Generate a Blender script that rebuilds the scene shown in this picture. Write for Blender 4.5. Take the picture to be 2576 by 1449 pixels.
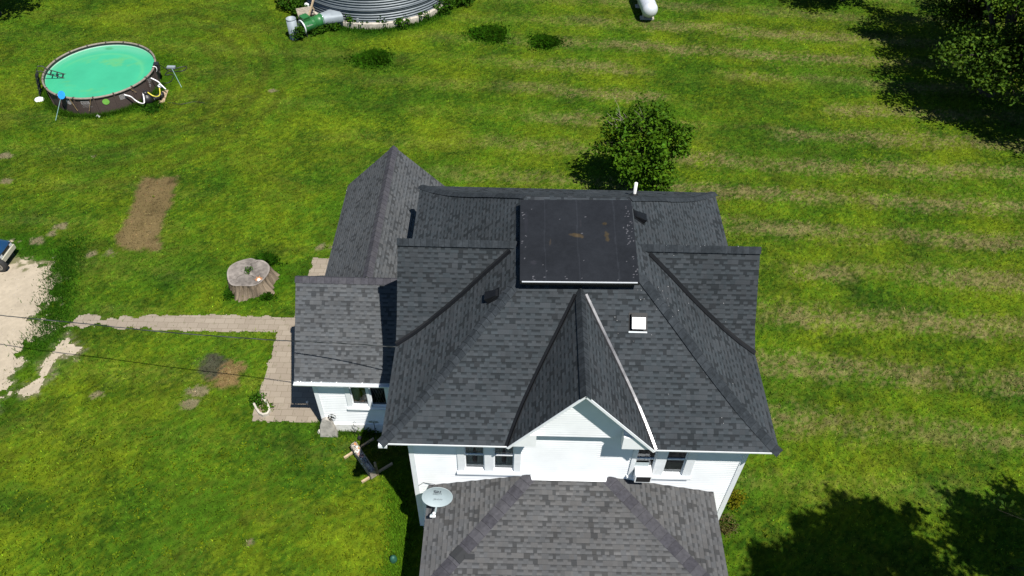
import bpy, bmesh, math, random
import numpy as np
from mathutils import Vector, Matrix
random.seed(7); rng = np.random.default_rng(7)
for o in list(bpy.data.objects): bpy.data.objects.remove(o)
SC = bpy.context.scene
COL = SC.collection

# ------------------------------------------------------------------ camera
CAM_H, F_PX, W_PX, H_PX = 23.0, 1932.45, 2576.0, 1449.0
YAW, PIT, ROL = -.0023279, .818571, -.0221241
def cam_axes():
    cy_, sy_ = math.cos(YAW), math.sin(YAW)
    fw = np.array([sy_*math.cos(PIT), cy_*math.cos(PIT), -math.sin(PIT)])
    r = np.array([cy_, -sy_, 0.]); d = np.cross(fw, r)
    c, s = math.cos(ROL), math.sin(ROL)
    return c*r+s*d, -s*r+c*d, fw
AX_R, AX_D, AX_F = cam_axes()
cd = bpy.data.cameras.new('camera'); cam = bpy.data.objects.new('camera', cd); COL.objects.link(cam)
m = Matrix(((AX_R[0], -AX_D[0], -AX_F[0], 0), (AX_R[1], -AX_D[1], -AX_F[1], 0), (AX_R[2], -AX_D[2], -AX_F[2], CAM_H), (0, 0, 0, 1)))
cam.matrix_world = m
cd.sensor_fit = 'HORIZONTAL'; cd.sensor_width = 36.0; cd.lens = 36.0*F_PX/W_PX
cd.clip_start = .1; cd.clip_end = 3000
SC.camera = cam
def _ray(u, v):
    a, b = (u-W_PX/2)/F_PX, (v-H_PX/2)/F_PX
    return AX_R*a+AX_D*b+AX_F
CPOS = np.array([0, 0, CAM_H])
def PZ(u, v, z=0.):          # survey point seen at (u, v) at height z
    d = _ray(u, v); return CPOS+d*((z-CAM_H)/d[2])
def PY(u, v, y):             # survey point on the vertical plane y
    d = _ray(u, v); return CPOS+d*(y/d[1])

# ------------------------------------------------------------------ light
SUN = Vector((.3125, -.411, 1.)).normalized()
w = bpy.data.worlds.new('World'); SC.world = w; w.use_nodes = True
nt = w.node_tree; nt.nodes.clear()
sky = nt.nodes.new('ShaderNodeTexSky'); sky.sky_type = 'NISHITA'; sky.sun_disc = False
sky.sun_elevation = math.asin(SUN.z); sky.sun_rotation = math.atan2(SUN.x, SUN.y)
sky.air_density = 1.0; sky.dust_density = 0.; sky.ozone_density = 6.
bg = nt.nodes.new('ShaderNodeBackground'); bg.inputs['Strength'].default_value = .054
wo = nt.nodes.new('ShaderNodeOutputWorld')
nt.links.new(sky.outputs[0], bg.inputs[0]); nt.links.new(bg.outputs[0], wo.inputs[0])
sd = bpy.data.lights.new('sun', 'SUN'); sd.energy = 4.6; sd.angle = math.radians(.5); sd.color = (1., .965, .90)
so = bpy.data.objects.new('sun', sd); COL.objects.link(so)
so.rotation_euler = SUN.to_track_quat('Z', 'Y').to_euler(); so.location = (20, -20, 60)
SC.view_settings.view_transform = 'Standard'; SC.view_settings.look = 'None'
SC.view_settings.exposure = .75; SC.view_settings.gamma = 1
SC.render.film_transparent = False
try:
    SC.cycles.max_bounces = 5; SC.cycles.diffuse_bounces = 2; SC.cycles.transparent_max_bounces = 6
except Exception: pass

# ------------------------------------------------------------------ mesh builder
class MB:
    def __init__(s): s.v = []; s.f = []; s.uv = []; s.has = False; s.mi = []
    def add(s, pts, uv=None, mi=0):
        b = len(s.v); s.v.extend([tuple(map(float, p)) for p in pts]); s.f.append(tuple(range(b, b+len(pts))))
        if uv is None: uv = [(0, 0)]*len(pts)
        else: s.has = True
        s.uv.append(uv); s.mi.append(mi)
    def grid(s, rows, closed=False, uvf=None):
        b = len(s.v); n = len(rows[0])
        for r in rows: s.v.extend([tuple(map(float, p)) for p in r])
        for i in range(len(rows)-1):
            for j in range(n if closed else n-1):
                k = (j+1) % n
                s.f.append((b+i*n+j, b+i*n+k, b+(i+1)*n+k, b+(i+1)*n+j)); s.mi.append(0)
                if uvf: s.has = True; s.uv.append([uvf(i, j), uvf(i, j+1), uvf(i+1, j+1), uvf(i+1, j)])
                else: s.uv.append([(0, 0)]*4)
    def box(s, x0, x1, y0, y1, z0, z1, M=None, mi=0):
        P = [(x0,y0,z0),(x1,y0,z0),(x1,y1,z0),(x0,y1,z0),(x0,y0,z1),(x1,y0,z1),(x1,y1,z1),(x0,y1,z1)]
        if M is not None: P = [tuple(M @ Vector(p)) for p in P]
        for q in ((0,3,2,1),(4,5,6,7),(0,1,5,4),(1,2,6,5),(2,3,7,6),(3,0,4,7)): s.add([P[i] for i in q], mi=mi)
    def bar(s, a, b, w, h, up=(0,0,1)):
        a = Vector(a); b = Vector(b); d = (b-a); L = d.length; d.normalize()
        u = Vector(up); x = d.cross(u).normalized(); u = x.cross(d).normalized()
        M = Matrix.Translation(a) @ Matrix(((x.x,d.x,u.x,0),(x.y,d.y,u.y,0),(x.z,d.z,u.z,0),(0,0,0,1)))
        s.box(-w/2, w/2, 0, L, -h/2, h/2, M)
    def tube(s, path, r, n=8, cap=True):
        P = [Vector(p) for p in path]; rows = []; rr = r if hasattr(r, '__len__') else [r]*len(P)
        for i, p in enumerate(P):
            t = (P[min(i+1, len(P)-1)]-P[max(i-1, 0)]).normalized()
            a = Vector((0,0,1)) if abs(t.z) < .95 else Vector((1,0,0))
            x = t.cross(a).normalized(); y = x.cross(t).normalized()
            rows.append([p+x*rr[i]*math.cos(2*math.pi*k/n)+y*rr[i]*math.sin(2*math.pi*k/n) for k in range(n)])
        s.grid(rows, True)
        if cap: s.add(rows[0]); s.add(rows[-1][::-1])
    def lathe(s, prof, c, n=32, M=None, cap=False):
        rows = []
        for r, z in prof:
            row = [Vector((r*math.cos(2*math.pi*k/n), r*math.sin(2*math.pi*k/n), z)) for k in range(n)]
            row = [(M @ p if M is not None else p)+Vector(c) for p in row]
            rows.append(row)
        s.grid(rows, True)
        if cap: s.add(rows[0][::-1]); s.add(rows[-1])
    def build(s, name, mat, parent=None, smooth=False, label=None):
        me = bpy.data.meshes.new(name); me.from_pydata(s.v, [], s.f)
        if s.has:
            l = me.uv_layers.new(name='UVMap')
            l.data.foreach_set('uv', [c for u in s.uv for q in u for c in q])
        for mm in (mat if isinstance(mat, (list, tuple)) else [mat]): me.materials.append(mm)
        if any(s.mi): me.polygons.foreach_set('material_index', s.mi)
        if smooth: me.polygons.foreach_set('use_smooth', [True]*len(me.polygons))
        me.update()
        return link(name, me, parent, label)
def link(name, me, parent=None, label=None):
    o = bpy.data.objects.new(name, me); COL.objects.link(o)
    if parent is not None:
        o.parent = parent
        o.matrix_parent_inverse = Matrix.Translation(parent.location).inverted() if parent.type == 'EMPTY' else Matrix.Identity(4)
    if label: o['label'] = label
    return o
def tag(o, label, cat, group=None, kind=None):
    o['label'] = label; o['category'] = cat
    if group: o['group'] = group
    if kind: o['kind'] = kind
    return o
def thing(name, label, cat, loc, group=None):
    o = bpy.data.objects.new(name, None); COL.objects.link(o); o.location = loc; o.empty_display_size = .3
    return tag(o, label, cat, group)
def np_mesh(name, V, F, mat, col=None, parent=None, nper=3):
    me = bpy.data.meshes.new(name); nv, nf = len(V), len(F)
    me.vertices.add(nv); me.vertices.foreach_set('co', np.asarray(V, np.float32).ravel())
    me.loops.add(nf*nper); me.loops.foreach_set('vertex_index', np.asarray(F, np.int32).ravel())
    me.polygons.add(nf); me.polygons.foreach_set('loop_start', np.arange(nf, dtype=np.int32)*nper)
    try: me.polygons.foreach_set('loop_total', np.full(nf, nper, np.int32))
    except Exception: pass
    if col is not None:
        a = me.color_attributes.new('Col', 'FLOAT_COLOR', 'POINT')
        c = np.ones((nv, 4), np.float32); c[:, :3] = col; a.data.foreach_set('color', c.ravel())
    me.materials.append(mat); me.update(calc_edges=True); me.validate()
    return link(name, me, parent)

# ------------------------------------------------------------------ materials
class NT:
    def __init__(s, name):
        s.m = bpy.data.materials.new(name); s.m.use_nodes = True; s.t = s.m.node_tree; s.t.nodes.clear()
        s.out = s.n('ShaderNodeOutputMaterial')
    def n(s, ty, **kw):
        nd = s.t.nodes.new(ty)
        for k, v in kw.items():
            if k.startswith('_'): setattr(nd, k[1:], v)
            else: nd.inputs[k.replace('__', ' ')].default_value = v
        return nd
    def l(s, a, b): s.t.links.new(a, b)
    def math(s, op, a, b=None, c=None):
        nd = s.t.nodes.new('ShaderNodeMath'); nd.operation = op
        for i, x in enumerate((a, b, c)):
            if x is None: continue
            if isinstance(x, (int, float)): nd.inputs[i].default_value = x
            else: s.l(x, nd.inputs[i])
        return nd.outputs[0]
    def mix(s, fac, a, b, mode='MIX'):
        nd = s.t.nodes.new('ShaderNodeMix'); nd.data_type = 'RGBA'; nd.blend_type = mode
        for sock, x in ((nd.inputs[0], fac), (nd.inputs[6], a), (nd.inputs[7], b)):
            if isinstance(x, (int, float)): sock.default_value = x
            elif isinstance(x, tuple): sock.default_value = (*x, 1) if len(x) == 3 else x
            else: s.l(x, sock)
        return nd.outputs[2]
    def noise(s, scale, detail=3, rough=.6, vec=None, out=0):
        nd = s.t.nodes.new('ShaderNodeTexNoise'); nd.inputs['Scale'].default_value = scale
        nd.inputs['Detail'].default_value = detail; nd.inputs['Roughness'].default_value = rough
        s.l(vec if vec is not None else s.obj(), nd.inputs['Vector']); return nd.outputs[out]
    def obj(s):
        if not hasattr(s, '_o'): s._o = s.t.nodes.new('ShaderNodeTexCoord')
        return s._o.outputs['Object']
    def ramp(s, fac, pts):
        nd = s.t.nodes.new('ShaderNodeValToRGB'); e = nd.color_ramp.elements
        while len(e) < len(pts): e.new(.5)
        for i, (p, c) in enumerate(pts): e[i].position = p; e[i].color = (*c, 1) if len(c) == 3 else c
        s.l(fac, nd.inputs[0]); return nd.outputs[0]
    def bsdf(s, col, rough=.6, metal=0., spec=.5, bump=None, bstr=.3, bdist=.01, coat=0.):
        b = s.n('ShaderNodeBsdfPrincipled')
        if isinstance(col, tuple): b.inputs['Base Color'].default_value = (*col, 1)
        else: s.l(col, b.inputs['Base Color'])
        if isinstance(rough, (int, float)): b.inputs['Roughness'].default_value = rough
        else: s.l(rough, b.inputs['Roughness'])
        b.inputs['Metallic'].default_value = metal; b.inputs['Specular IOR Level'].default_value = spec
        b.inputs['Coat Weight'].default_value = coat
        if bump is not None:
            bp = s.n('ShaderNodeBump'); bp.inputs['Strength'].default_value = bstr; bp.inputs['Distance'].default_value = bdist
            s.l(bump, bp.inputs['Height']); s.l(bp.outputs[0], b.inputs['Normal'])
        s.l(b.outputs[0], s.out.inputs[0]); return b
def simple(name, col, rough=.6, metal=0., var=.15, scale=8., spec=.5, bump=0., coat=0.):
    t = NT(name); n = t.noise(scale, 4)
    lo = tuple(c*(1-var) for c in col); hi = tuple(min(1, c*(1+var)) for c in col)
    c = t.ramp(n, [(.3, lo), (.7, hi)])
    t.bsdf(c, rough, metal, spec, bump=n if bump else None, bstr=bump, coat=coat); return t.m
def shingle(name, base, tint, dark=.55, vary=.30, spots=0.):
    t = NT(name)
    uvn = t.n('ShaderNodeUVMap'); sep = t.n('ShaderNodeSeparateXYZ'); t.l(uvn.outputs[0], sep.inputs[0])
    u, v = sep.outputs[0], sep.outputs[1]
    e = .143
    rv = t.math('DIVIDE', v, e); row = t.math('FLOOR', rv); fv = t.math('FRACT', rv)
    wr = t.n('ShaderNodeTexWhiteNoise', _noise_dimensions='1D'); t.l(row, wr.inputs['W'])
    uu = t.math('ADD', u, t.math('MULTIPLY', wr.outputs[0], 7.3))
    # warp u a little so the tab widths differ
    wn = t.n('ShaderNodeTexNoise', _noise_dimensions='2D'); wn.inputs['Scale'].default_value = 1.0; wn.inputs['Detail'].default_value = 0
    cv = t.n('ShaderNodeCombineXYZ'); t.l(t.math('MULTIPLY', uu, 3.1), cv.inputs[0]); t.l(t.math('MULTIPLY', row, 5.7), cv.inputs[1]); t.l(cv.outputs[0], wn.inputs['Vector'])
    uw = t.math('ADD', uu, t.math('MULTIPLY', wn.outputs[0], .18))
    cw_ = .132
    cell = t.math('FLOOR', t.math('DIVIDE', uw, cw_)); odd = t.math('FRACT', t.math('MULTIPLY', cell, .5)); odd = t.math('GREATER_THAN', odd, .25)
    c2 = t.n('ShaderNodeCombineXYZ'); t.l(cell, c2.inputs[0]); t.l(row, c2.inputs[1])
    wc = t.n('ShaderNodeTexWhiteNoise', _noise_dimensions='2D'); t.l(c2.outputs[0], wc.inputs['Vector'])
    c3 = t.n('ShaderNodeCombineXYZ'); t.l(t.math('FLOOR', t.math('DIVIDE', uu, .95)), c3.inputs[0]); t.l(row, c3.inputs[1])
    ws = t.n('ShaderNodeTexWhiteNoise', _noise_dimensions='2D'); t.l(c3.outputs[0], ws.inputs['Vector'])
    tooth = t.math('MULTIPLY', t.math('LESS_THAN', wc.outputs[0], .86), odd)
    band_ = t.n('ShaderNodeMapRange', _interpolation_type='SMOOTHSTEP'); t.l(fv, band_.inputs[0]); band_.inputs[1].default_value = .36; band_.inputs[2].default_value = .74; band_.inputs[3].default_value = 0; band_.inputs[4].default_value = 1
    gap = t.math('MULTIPLY', tooth, band_.outputs[0])
    butt = t.math('GREATER_THAN', fv, .92)  # dark line coloured in as the shadow below each course's butt edge
    c4 = t.n('ShaderNodeCombineXYZ'); t.l(t.math('ADD', cell, 31.7), c4.inputs[0]); t.l(t.math('ADD', row, 12.3), c4.inputs[1])
    wd_ = t.n('ShaderNodeTexWhiteNoise', _noise_dimensions='2D'); t.l(c4.outputs[0], wd_.inputs['Vector'])
    dull = t.math('MULTIPLY', t.math('LESS_THAN', wd_.outputs[0], .20), t.math('SUBTRACT', 1., odd))
    val = t.math('ADD', 1-vary*.4, t.math('MULTIPLY', wd_.outputs[0], vary*.8))
    val = t.math('ADD', val, t.math('MULTIPLY', tooth, .16))
    val = t.math('MULTIPLY', val, t.math('SUBTRACT', 1., t.math('MULTIPLY', dull, .36)))
    val = t.math('MULTIPLY', val, t.math('ADD', .92, t.math('MULTIPLY', ws.outputs[0], .16)))
    val = t.math('MULTIPLY', val, t.math('SUBTRACT', 1., t.math('MULTIPLY', gap, 1-dark)))
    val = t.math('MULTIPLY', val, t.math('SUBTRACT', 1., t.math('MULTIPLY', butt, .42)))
    gr = t.noise(130., 2, .8); big = t.noise(.6, 3, .6)
    val = t.math('MULTIPLY', val, t.math('ADD', .62, t.math('MULTIPLY', gr, .76)))
    val = t.math('MULTIPLY', val, t.math('ADD', .75, t.math('MULTIPLY', big, .5)))
    tone = t.mix(wc.outputs[0], base, tint)
    tone = t.mix(t.math('MULTIPLY', t.noise(1.7, 2), .5), tone, base)
    vc = t.n('ShaderNodeCombineColor'); [t.l(val, vc.inputs[i]) for i in range(3)]
    col = t.mix(1., tone, vc.outputs[0], 'MULTIPLY')
    h = t.math('ADD', t.math('SUBTRACT', 1., fv), t.math('MULTIPLY', gr, .25))
    h = t.math('SUBTRACT', h, t.math('MULTIPLY', gap, .35))
    t.bsdf(col, .9, 0, .12, bump=h, bstr=.55, bdist=.012)
    return t.m
M = {}
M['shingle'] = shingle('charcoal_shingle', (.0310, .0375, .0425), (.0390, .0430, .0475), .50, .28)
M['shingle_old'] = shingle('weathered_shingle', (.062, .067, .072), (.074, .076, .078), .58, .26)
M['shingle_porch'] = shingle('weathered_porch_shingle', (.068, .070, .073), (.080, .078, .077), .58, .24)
M['cap'] = simple('ridge_cap_shingle', (.0225, .0270, .0315), .95, var=.35, scale=9, spec=.15)
M['cap_b'] = simple('ridge_cap_shingle_b', (.0280, .0330, .0380), .95, var=.3, scale=9, spec=.15)
M['cap_c'] = simple('ridge_cap_shingle_c', (.0195, .0235, .0275), .95, var=.3, scale=9, spec=.15)
M['cap_old'] = simple('weathered_cap_shingle', (.050, .049, .057), .95, var=.25, scale=9, spec=.15)
M['cap_old_b'] = simple('weathered_cap_b', (.056, .055, .062), .95, var=.2, scale=9, spec=.15)
M['cap_old_c'] = simple('weathered_cap_c', (.043, .042, .049), .95, var=.25, scale=9, spec=.15)
M['cap_lip'] = simple('cap_butt_edge', (.016, .019, .022), .95, spec=.1); M['cap_lip_b'] = simple('pale_cap_butt_edge', (.034, .033, .037), .95, spec=.1)
CAPS = [M['cap'], M['cap_b'], M['cap_c'], M['cap_lip']]; CAPSO = [M['cap_old'], M['cap_old_b'], M['cap_old_c'], M['cap_lip_b']]
M['cap_patch'] = simple('new_cap_shingle', (.019, .020, .022), .9, var=.2, scale=60)
M['white'] = simple('white_vinyl', (.80, .81, .82), .55, var=.03, scale=3)
M['trim'] = simple('white_trim', (.72, .74, .76), .5, var=.05, scale=5)
M['siding'] = simple('white_clapboard', (.75, .765, .78), .55, var=.07, scale=1.3)
M['concrete'] = simple('concrete', (.42, .38, .32), .9, var=.25, scale=5, bump=.3)
M['foundation'] = simple('painted_foundation', (.66, .65, .62), .85, var=.15, scale=6, bump=.3)
M['rubble'] = simple('rubble_stone', (.25, .24, .22), .9, var=.5, scale=9, bump=.6)
M['flash_black'] = simple('black_painted_metal', (.0055, .006, .007), .5, .0, var=.2, scale=6, spec=.25)
M['flash_glint'] = simple('glinting_valley_metal', (.13, .13, .135), .30, .85, var=.3, scale=5)  # black valley metal made paler and shinier to carry the sun glint
M['black'] = simple('black_plastic', (.012, .012, .013), .45, var=.2, scale=8)
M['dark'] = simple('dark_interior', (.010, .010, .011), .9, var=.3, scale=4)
M['pvc'] = simple('white_pvc', (.72, .72, .70), .45, var=.05)
M['alu'] = simple('white_aluminium', (.66, .68, .70), .35, .2, var=.06, scale=9)
M['galv'] = simple('galvanised_steel', (.30, .33, .35), .5, .4, var=.12, scale=6)
M['galv_light'] = simple('galvanised_sheet', (.24, .275, .30), .6, .1, var=.10, scale=5)
M['silver'] = simple('silver_paint', (.60, .62, .65), .42, .25, var=.07, scale=12, spec=.6)
M['green_paint'] = simple('green_enamel', (.022, .125, .034), .42, var=.25, scale=5, coat=.2)
M['wood'] = simple('weathered_wood', (.36, .25, .15), .85, var=.35, scale=9, bump=.3)
M['wood_pale'] = simple('pale_timber', (.38, .285, .18), .8, var=.25, scale=9, bump=.3)
M['wood_grey'] = simple('grey_board', (.22, .19, .15), .9, var=.4, scale=9, bump=.3)
M['rust'] = simple('rusty_red_metal', (.16, .05, .03), .85, var=.4, scale=7)
M['stone'] = simple('grey_slab', (.30, .28, .25), .9, var=.3, scale=5, bump=.5)
M['pool_brown'] = simple('brown_wicker_print', (.060, .042, .036), .7, var=.40, scale=26)
M['rim'] = simple('taupe_rim', (.20, .165, .135), .6, var=.25, scale=9)
M['liner'] = simple('blue_green_liner', (.40, .55, .45), .5, var=.08)
M['hose_white'] = simple('white_hose', (.78, .76, .76), .5, var=.06, scale=30)
M['hose_yellow'] = simple('yellow_hose', (.60, .52, .06), .5, var=.12, scale=30)
M['rope'] = simple('tan_rope', (.32, .22, .10), .9, var=.25, scale=30)
M['blue_net'] = simple('blue_plastic', (.02, .28, .75), .5, var=.12)
M['pole_pale'] = simple('pale_blue_pole', (.35, .55, .55), .4, .3, var=.1)
M['print'] = simple('grey_print', (.42, .40, .40), .7, var=.1)
M['lime'] = simple('lime_window', (.17, .42, .07), .5, var=.1)
M['dish'] = simple('grey_dish_paint', (.27, .32, .335), .45, var=.04)
M['ink'] = simple('dark_logo', (.05, .06, .07), .6, var=.05)
M['blue_car'] = simple('dark_blue_car_paint', (.012, .055, .13), .22, .3, var=.12, scale=3, coat=.8)
M['bumper'] = simple('beige_bumper', (.40, .38, .30), .5, var=.1)
M['rubber'] = simple('tyre_rubber', (.022, .021, .02), .85, var=.3, scale=12)
M['hub'] = simple('silver_hub', (.38, .36, .32), .4, .5, var=.2, scale=30)
M['soil'] = simple('soil', (.16, .12, .08), .95, var=.4, scale=12, bump=.4)
M['bark'] = simple('bark', (.035, .028, .023), .95, var=.5, scale=9, bump=.6)
M['cardboard'] = simple('brown_board', (.36, .26, .17), .9, var=.15)
M['pebble_dull'] = simple('dull_stone', (.30, .26, .21), .9, var=.45, scale=6)
M['pebble'] = simple('pale_pebble', (.62, .58, .52), .8, var=.3, scale=14)
M['pebble_pink'] = simple('pink_pebble', (.55, .33, .28), .8, var=.3, scale=14)
M['terra'] = simple('terracotta', (.40, .17, .06), .8, var=.25, scale=8)
M['bottle'] = simple('green_glazed', (.02, .085, .055), .5, var=.3)
M['cloth'] = simple('curtain_cloth', (.55, .56, .52), .9, var=.2, scale=3)
M['blind'] = simple('tan_blind', (.25, .22, .16), .9, var=.3, scale=6)
M['droppings'] = simple('bird_dropping', (.24, .24, .24), .9, var=.1)
M['cable_grey'] = simple('grey_wire', (.10, .10, .10), .6)
M['cable'] = simple('black_cable', (.015, .017, .016), .5, var=.3, scale=3)
def glass_mat():
    t = NT('window_glass'); tr = t.n('ShaderNodeBsdfTransparent'); tr.inputs[0].default_value = (.72, .76, .76, 1)
    gl = t.n('ShaderNodeBsdfGlossy'); gl.inputs['Roughness'].default_value = .03; gl.inputs[0].default_value = (.9, .95, 1, 1)
    fr = t.n('ShaderNodeFresnel'); fr.inputs[0].default_value = 1.6
    mx = t.n('ShaderNodeMixShader'); t.l(fr.outputs[0], mx.inputs[0]); t.l(tr.outputs[0], mx.inputs[1]); t.l(gl.outputs[0], mx.inputs[2]); t.l(mx.outputs[0], t.out.inputs[0])
    return t.m
M['glass'] = glass_mat()
def corr_mat():   # zinc with faint vertical streaks
    t = NT('corrugated_zinc'); n = t.noise(3, 4); n2 = t.noise(26, 3)
    c = t.ramp(n, [(.3, (.115, .135, .15)), (.7, (.16, .185, .20))]); c = t.mix(t.math('MULTIPLY', n2, .3), c, (.09, .10, .11))
    t.bsdf(c, .5, .15, .4); return t.m
M['corr'] = corr_mat()
def attr_mat(name, rough=.9, transl=0., bscale=60., bstr=.5, bdist=.02, grain=.35):
    t = NT(name); a = t.n('ShaderNodeVertexColor', _layer_name='Col')
    n = t.noise(bscale, 4, .75); n2 = t.noise(bscale*.3, 3, .7)
    f = t.math('ADD', 1-grain, t.math('MULTIPLY', t.math('ADD', n, n2), grain))
    vc = t.n('ShaderNodeCombineColor'); [t.l(f, vc.inputs[i]) for i in range(3)]
    col = t.mix(1., a.outputs[0], vc.outputs[0], 'MULTIPLY')
    b = t.bsdf(col, rough, 0, .04, bump=n if bstr else None, bstr=bstr, bdist=bdist)
    if transl:
        tl = t.n('ShaderNodeBsdfTranslucent'); t.l(col, tl.inputs[0])
        mx = t.n('ShaderNodeMixShader'); mx.inputs[0].default_value = transl
        t.l(b.outputs[0], mx.inputs[1]); t.l(tl.outputs[0], mx.inputs[2]); t.l(mx.outputs[0], t.out.inputs[0])
    return t.m
M['lawn'] = attr_mat('lawn', bscale=24., bstr=.9, bdist=.05, grain=.85)
M['blade'] = attr_mat('grass_blade', rough=.7, transl=.35, bstr=0, grain=.1)
M['leaf'] = attr_mat('leaf', rough=.55, transl=.25, bstr=0, grain=.1)
M['gravel'] = attr_mat('gravel', bscale=40., bstr=.5, bdist=.02, grain=.25)
M['deckmat'] = attr_mat('roll_roofing', rough=.6, bscale=50., bstr=.15, bdist=.005, grain=.35)
M['stumpmat'] = attr_mat('old_stump_wood', bscale=22., bstr=.7, bdist=.03, grain=.4)
def water_mat():
    t = NT('pool_water'); a = t.n('ShaderNodeVertexColor', _layer_name='Col')
    n = t.noise(5, 3); t.bsdf(a.outputs[0], .12, 0, .4, bump=n, bstr=.05, bdist=.02); return t.m
M['water'] = water_mat()
def paver_mat():
    t = NT('concrete_paver')
    mp = t.n('ShaderNodeMapping'); t.l(t.obj(), mp.inputs[0])
    wob = t.noise(2.2, 2, .5, out=1)
    vm = t.n('ShaderNodeMix', _data_type='RGBA'); vm.inputs[0].default_value = .06; t.l(mp.outputs[0], vm.inputs[6]); t.l(wob, vm.inputs[7])
    b = t.n('ShaderNodeTexBrick'); t.l(vm.outputs[2], b.inputs['Vector'])
    for k, v in dict(Scale=1.0).items(): b.inputs[k].default_value = v
    b.inputs['Mortar Size'].default_value = .007; b.inputs['Brick Width'].default_value = .37; b.inputs['Row Height'].default_value = .245; b.inputs['Bias'].default_value = -.2
    b.inputs['Color1'].default_value = (.225, .19, .150, 1); b.inputs['Color2'].default_value = (.285, .245, .195, 1); b.inputs['Mortar'].default_value = (.135, .115, .08, 1)
    n = t.noise(3, 4); n2 = t.noise(24, 3)
    c = t.mix(t.math('MULTIPLY', n2, .4), b.outputs[0], (.19, .145, .10))
    moss = t.ramp(n, [(.60, (0, 0, 0)), (.70, (1, 1, 1))])
    mm = t.math('MULTIPLY', moss, t.math('ADD', .25, t.math('MULTIPLY', b.outputs[1], .7)))
    c = t.mix(mm, c, (.07, .075, .02))
    t.bsdf(c, .92, 0, .2, bump=n2, bstr=.3); return t.m
M['paver'] = paver_mat()

# ------------------------------------------------------------------ noise for the ground
_tab = np.random.default_rng(11).random((512, 512)).astype(np.float32)
def vn(x, y, sx, sy=None, seed=0):
    sy = sy or sx
    a = x/sx+seed*17.3+1000; b = y/sy+seed*9.1+1000
    i = np.floor(a).astype(int); j = np.floor(b).astype(int); fx = a-i; fy = b-j
    fx = fx*fx*(3-2*fx); fy = fy*fy*(3-2*fy)
    g = lambda p, q: _tab[p % 512, q % 512]
    return (g(i, j)*(1-fx)+g(i+1, j)*fx)*(1-fy)+(g(i, j+1)*(1-fx)+g(i+1, j+1)*fx)*fy
def fbm(x, y, s, sy=None, seed=0, o=4):
    t = 0; a = 1; n = 0; sy = sy or s
    c, d = math.cos(.6), math.sin(.6)
    for k in range(o):
        t = t+a*vn(x, y, s, sy, seed+k*3); n += a; a *= .55; s /= 2.1; sy /= 2.1
    return t/n
def smooth(x, a, b):
    t = np.clip((x-a)/(b-a), 0, 1); return t*t*(3-2*t)
def sdist(x, y, poly):   # signed distance, negative inside
    P = np.array(poly, float); n = len(P); d = np.full(x.shape, 1e9); inside = np.zeros(x.shape, bool)
    for k in range(n):
        a, b = P[k], P[(k+1) % n]; e = b-a
        t = np.clip(((x-a[0])*e[0]+(y-a[1])*e[1])/(e@e), 0, 1)
        d = np.minimum(d, np.hypot(x-a[0]-t*e[0], y-a[1]-t*e[1]))
        c = ((a[1] <= y) & (y < b[1])) | ((b[1] <= y) & (y < a[1]))
        with np.errstate(divide='ignore', invalid='ignore'):
            xi = a[0]+(y-a[1])/(b[1]-a[1] if b[1] != a[1] else 1e-9)*e[0]
        inside ^= c & (x < xi)
    return np.where(inside, -d, d)
def gz(*uv): return [tuple(PZ(u, v)[:2]) for u, v in uv]
DRIVE = gz((-300, 620), (40, 612), (85, 625), (112, 645), (122, 690), (137, 725), (122, 790), (100, 840), (66, 880), (30, 930), (5, 985), (-40, 1040), (-500, 1100))
DRIVE2 = gz((165, 856), (175, 868), (205, 880), (140, 905), (95, 985), (60, 1000), (30, 990), (90, 960), (110, 915), (140, 872))
PATCH = gz((362, 447), (448, 443), (436, 490), (424, 520), (402, 580), (398, 628), (340, 632), (296, 622), (300, 590), (330, 530), (340, 490))
SCORCH1 = gz((505, 910), (545, 880), (565, 905), (560, 935), (545, 965), (520, 940))
SCORCH2 = gz((560, 940), (585, 905), (605, 920), (600, 960), (575, 975), (535, 978), (530, 960))
SPOTS = [gz((u, v))[0]+(r,) for u, v, r in ((158, 572, .22), (8, 392, .25), (14, 455, .2), (131, 588, .14), (90, 605, .22), (232, 637, .2), (278, 635, .2), (236, 393, .1), (808, 622, .25), (630, 1362, .1), (243, 992, .16), (150, 890, .12), (500, 985, .25), (480, 1015, .2), (683, 228, .2), (190, 905, .12), (120, 935, .14))]
POOL_C, POOL_R, POOL_Z = (-22.07, 35.70), 2.77, 1.0
CLUMPS = [(PZ(938, 150)[:2], 1.25, .7), (PZ(1230, 88)[:2], 1.3, .8), (PZ(1370, 108)[:2], 1.0, .75)]
YG, GR, DG, OL, BR = (np.array(c) for c in ((.104, .144, .0060), (.043, .098, .0050), (.013, .043, .0035), (.066, .078, .0095), (.154, .130, .054)))
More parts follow.
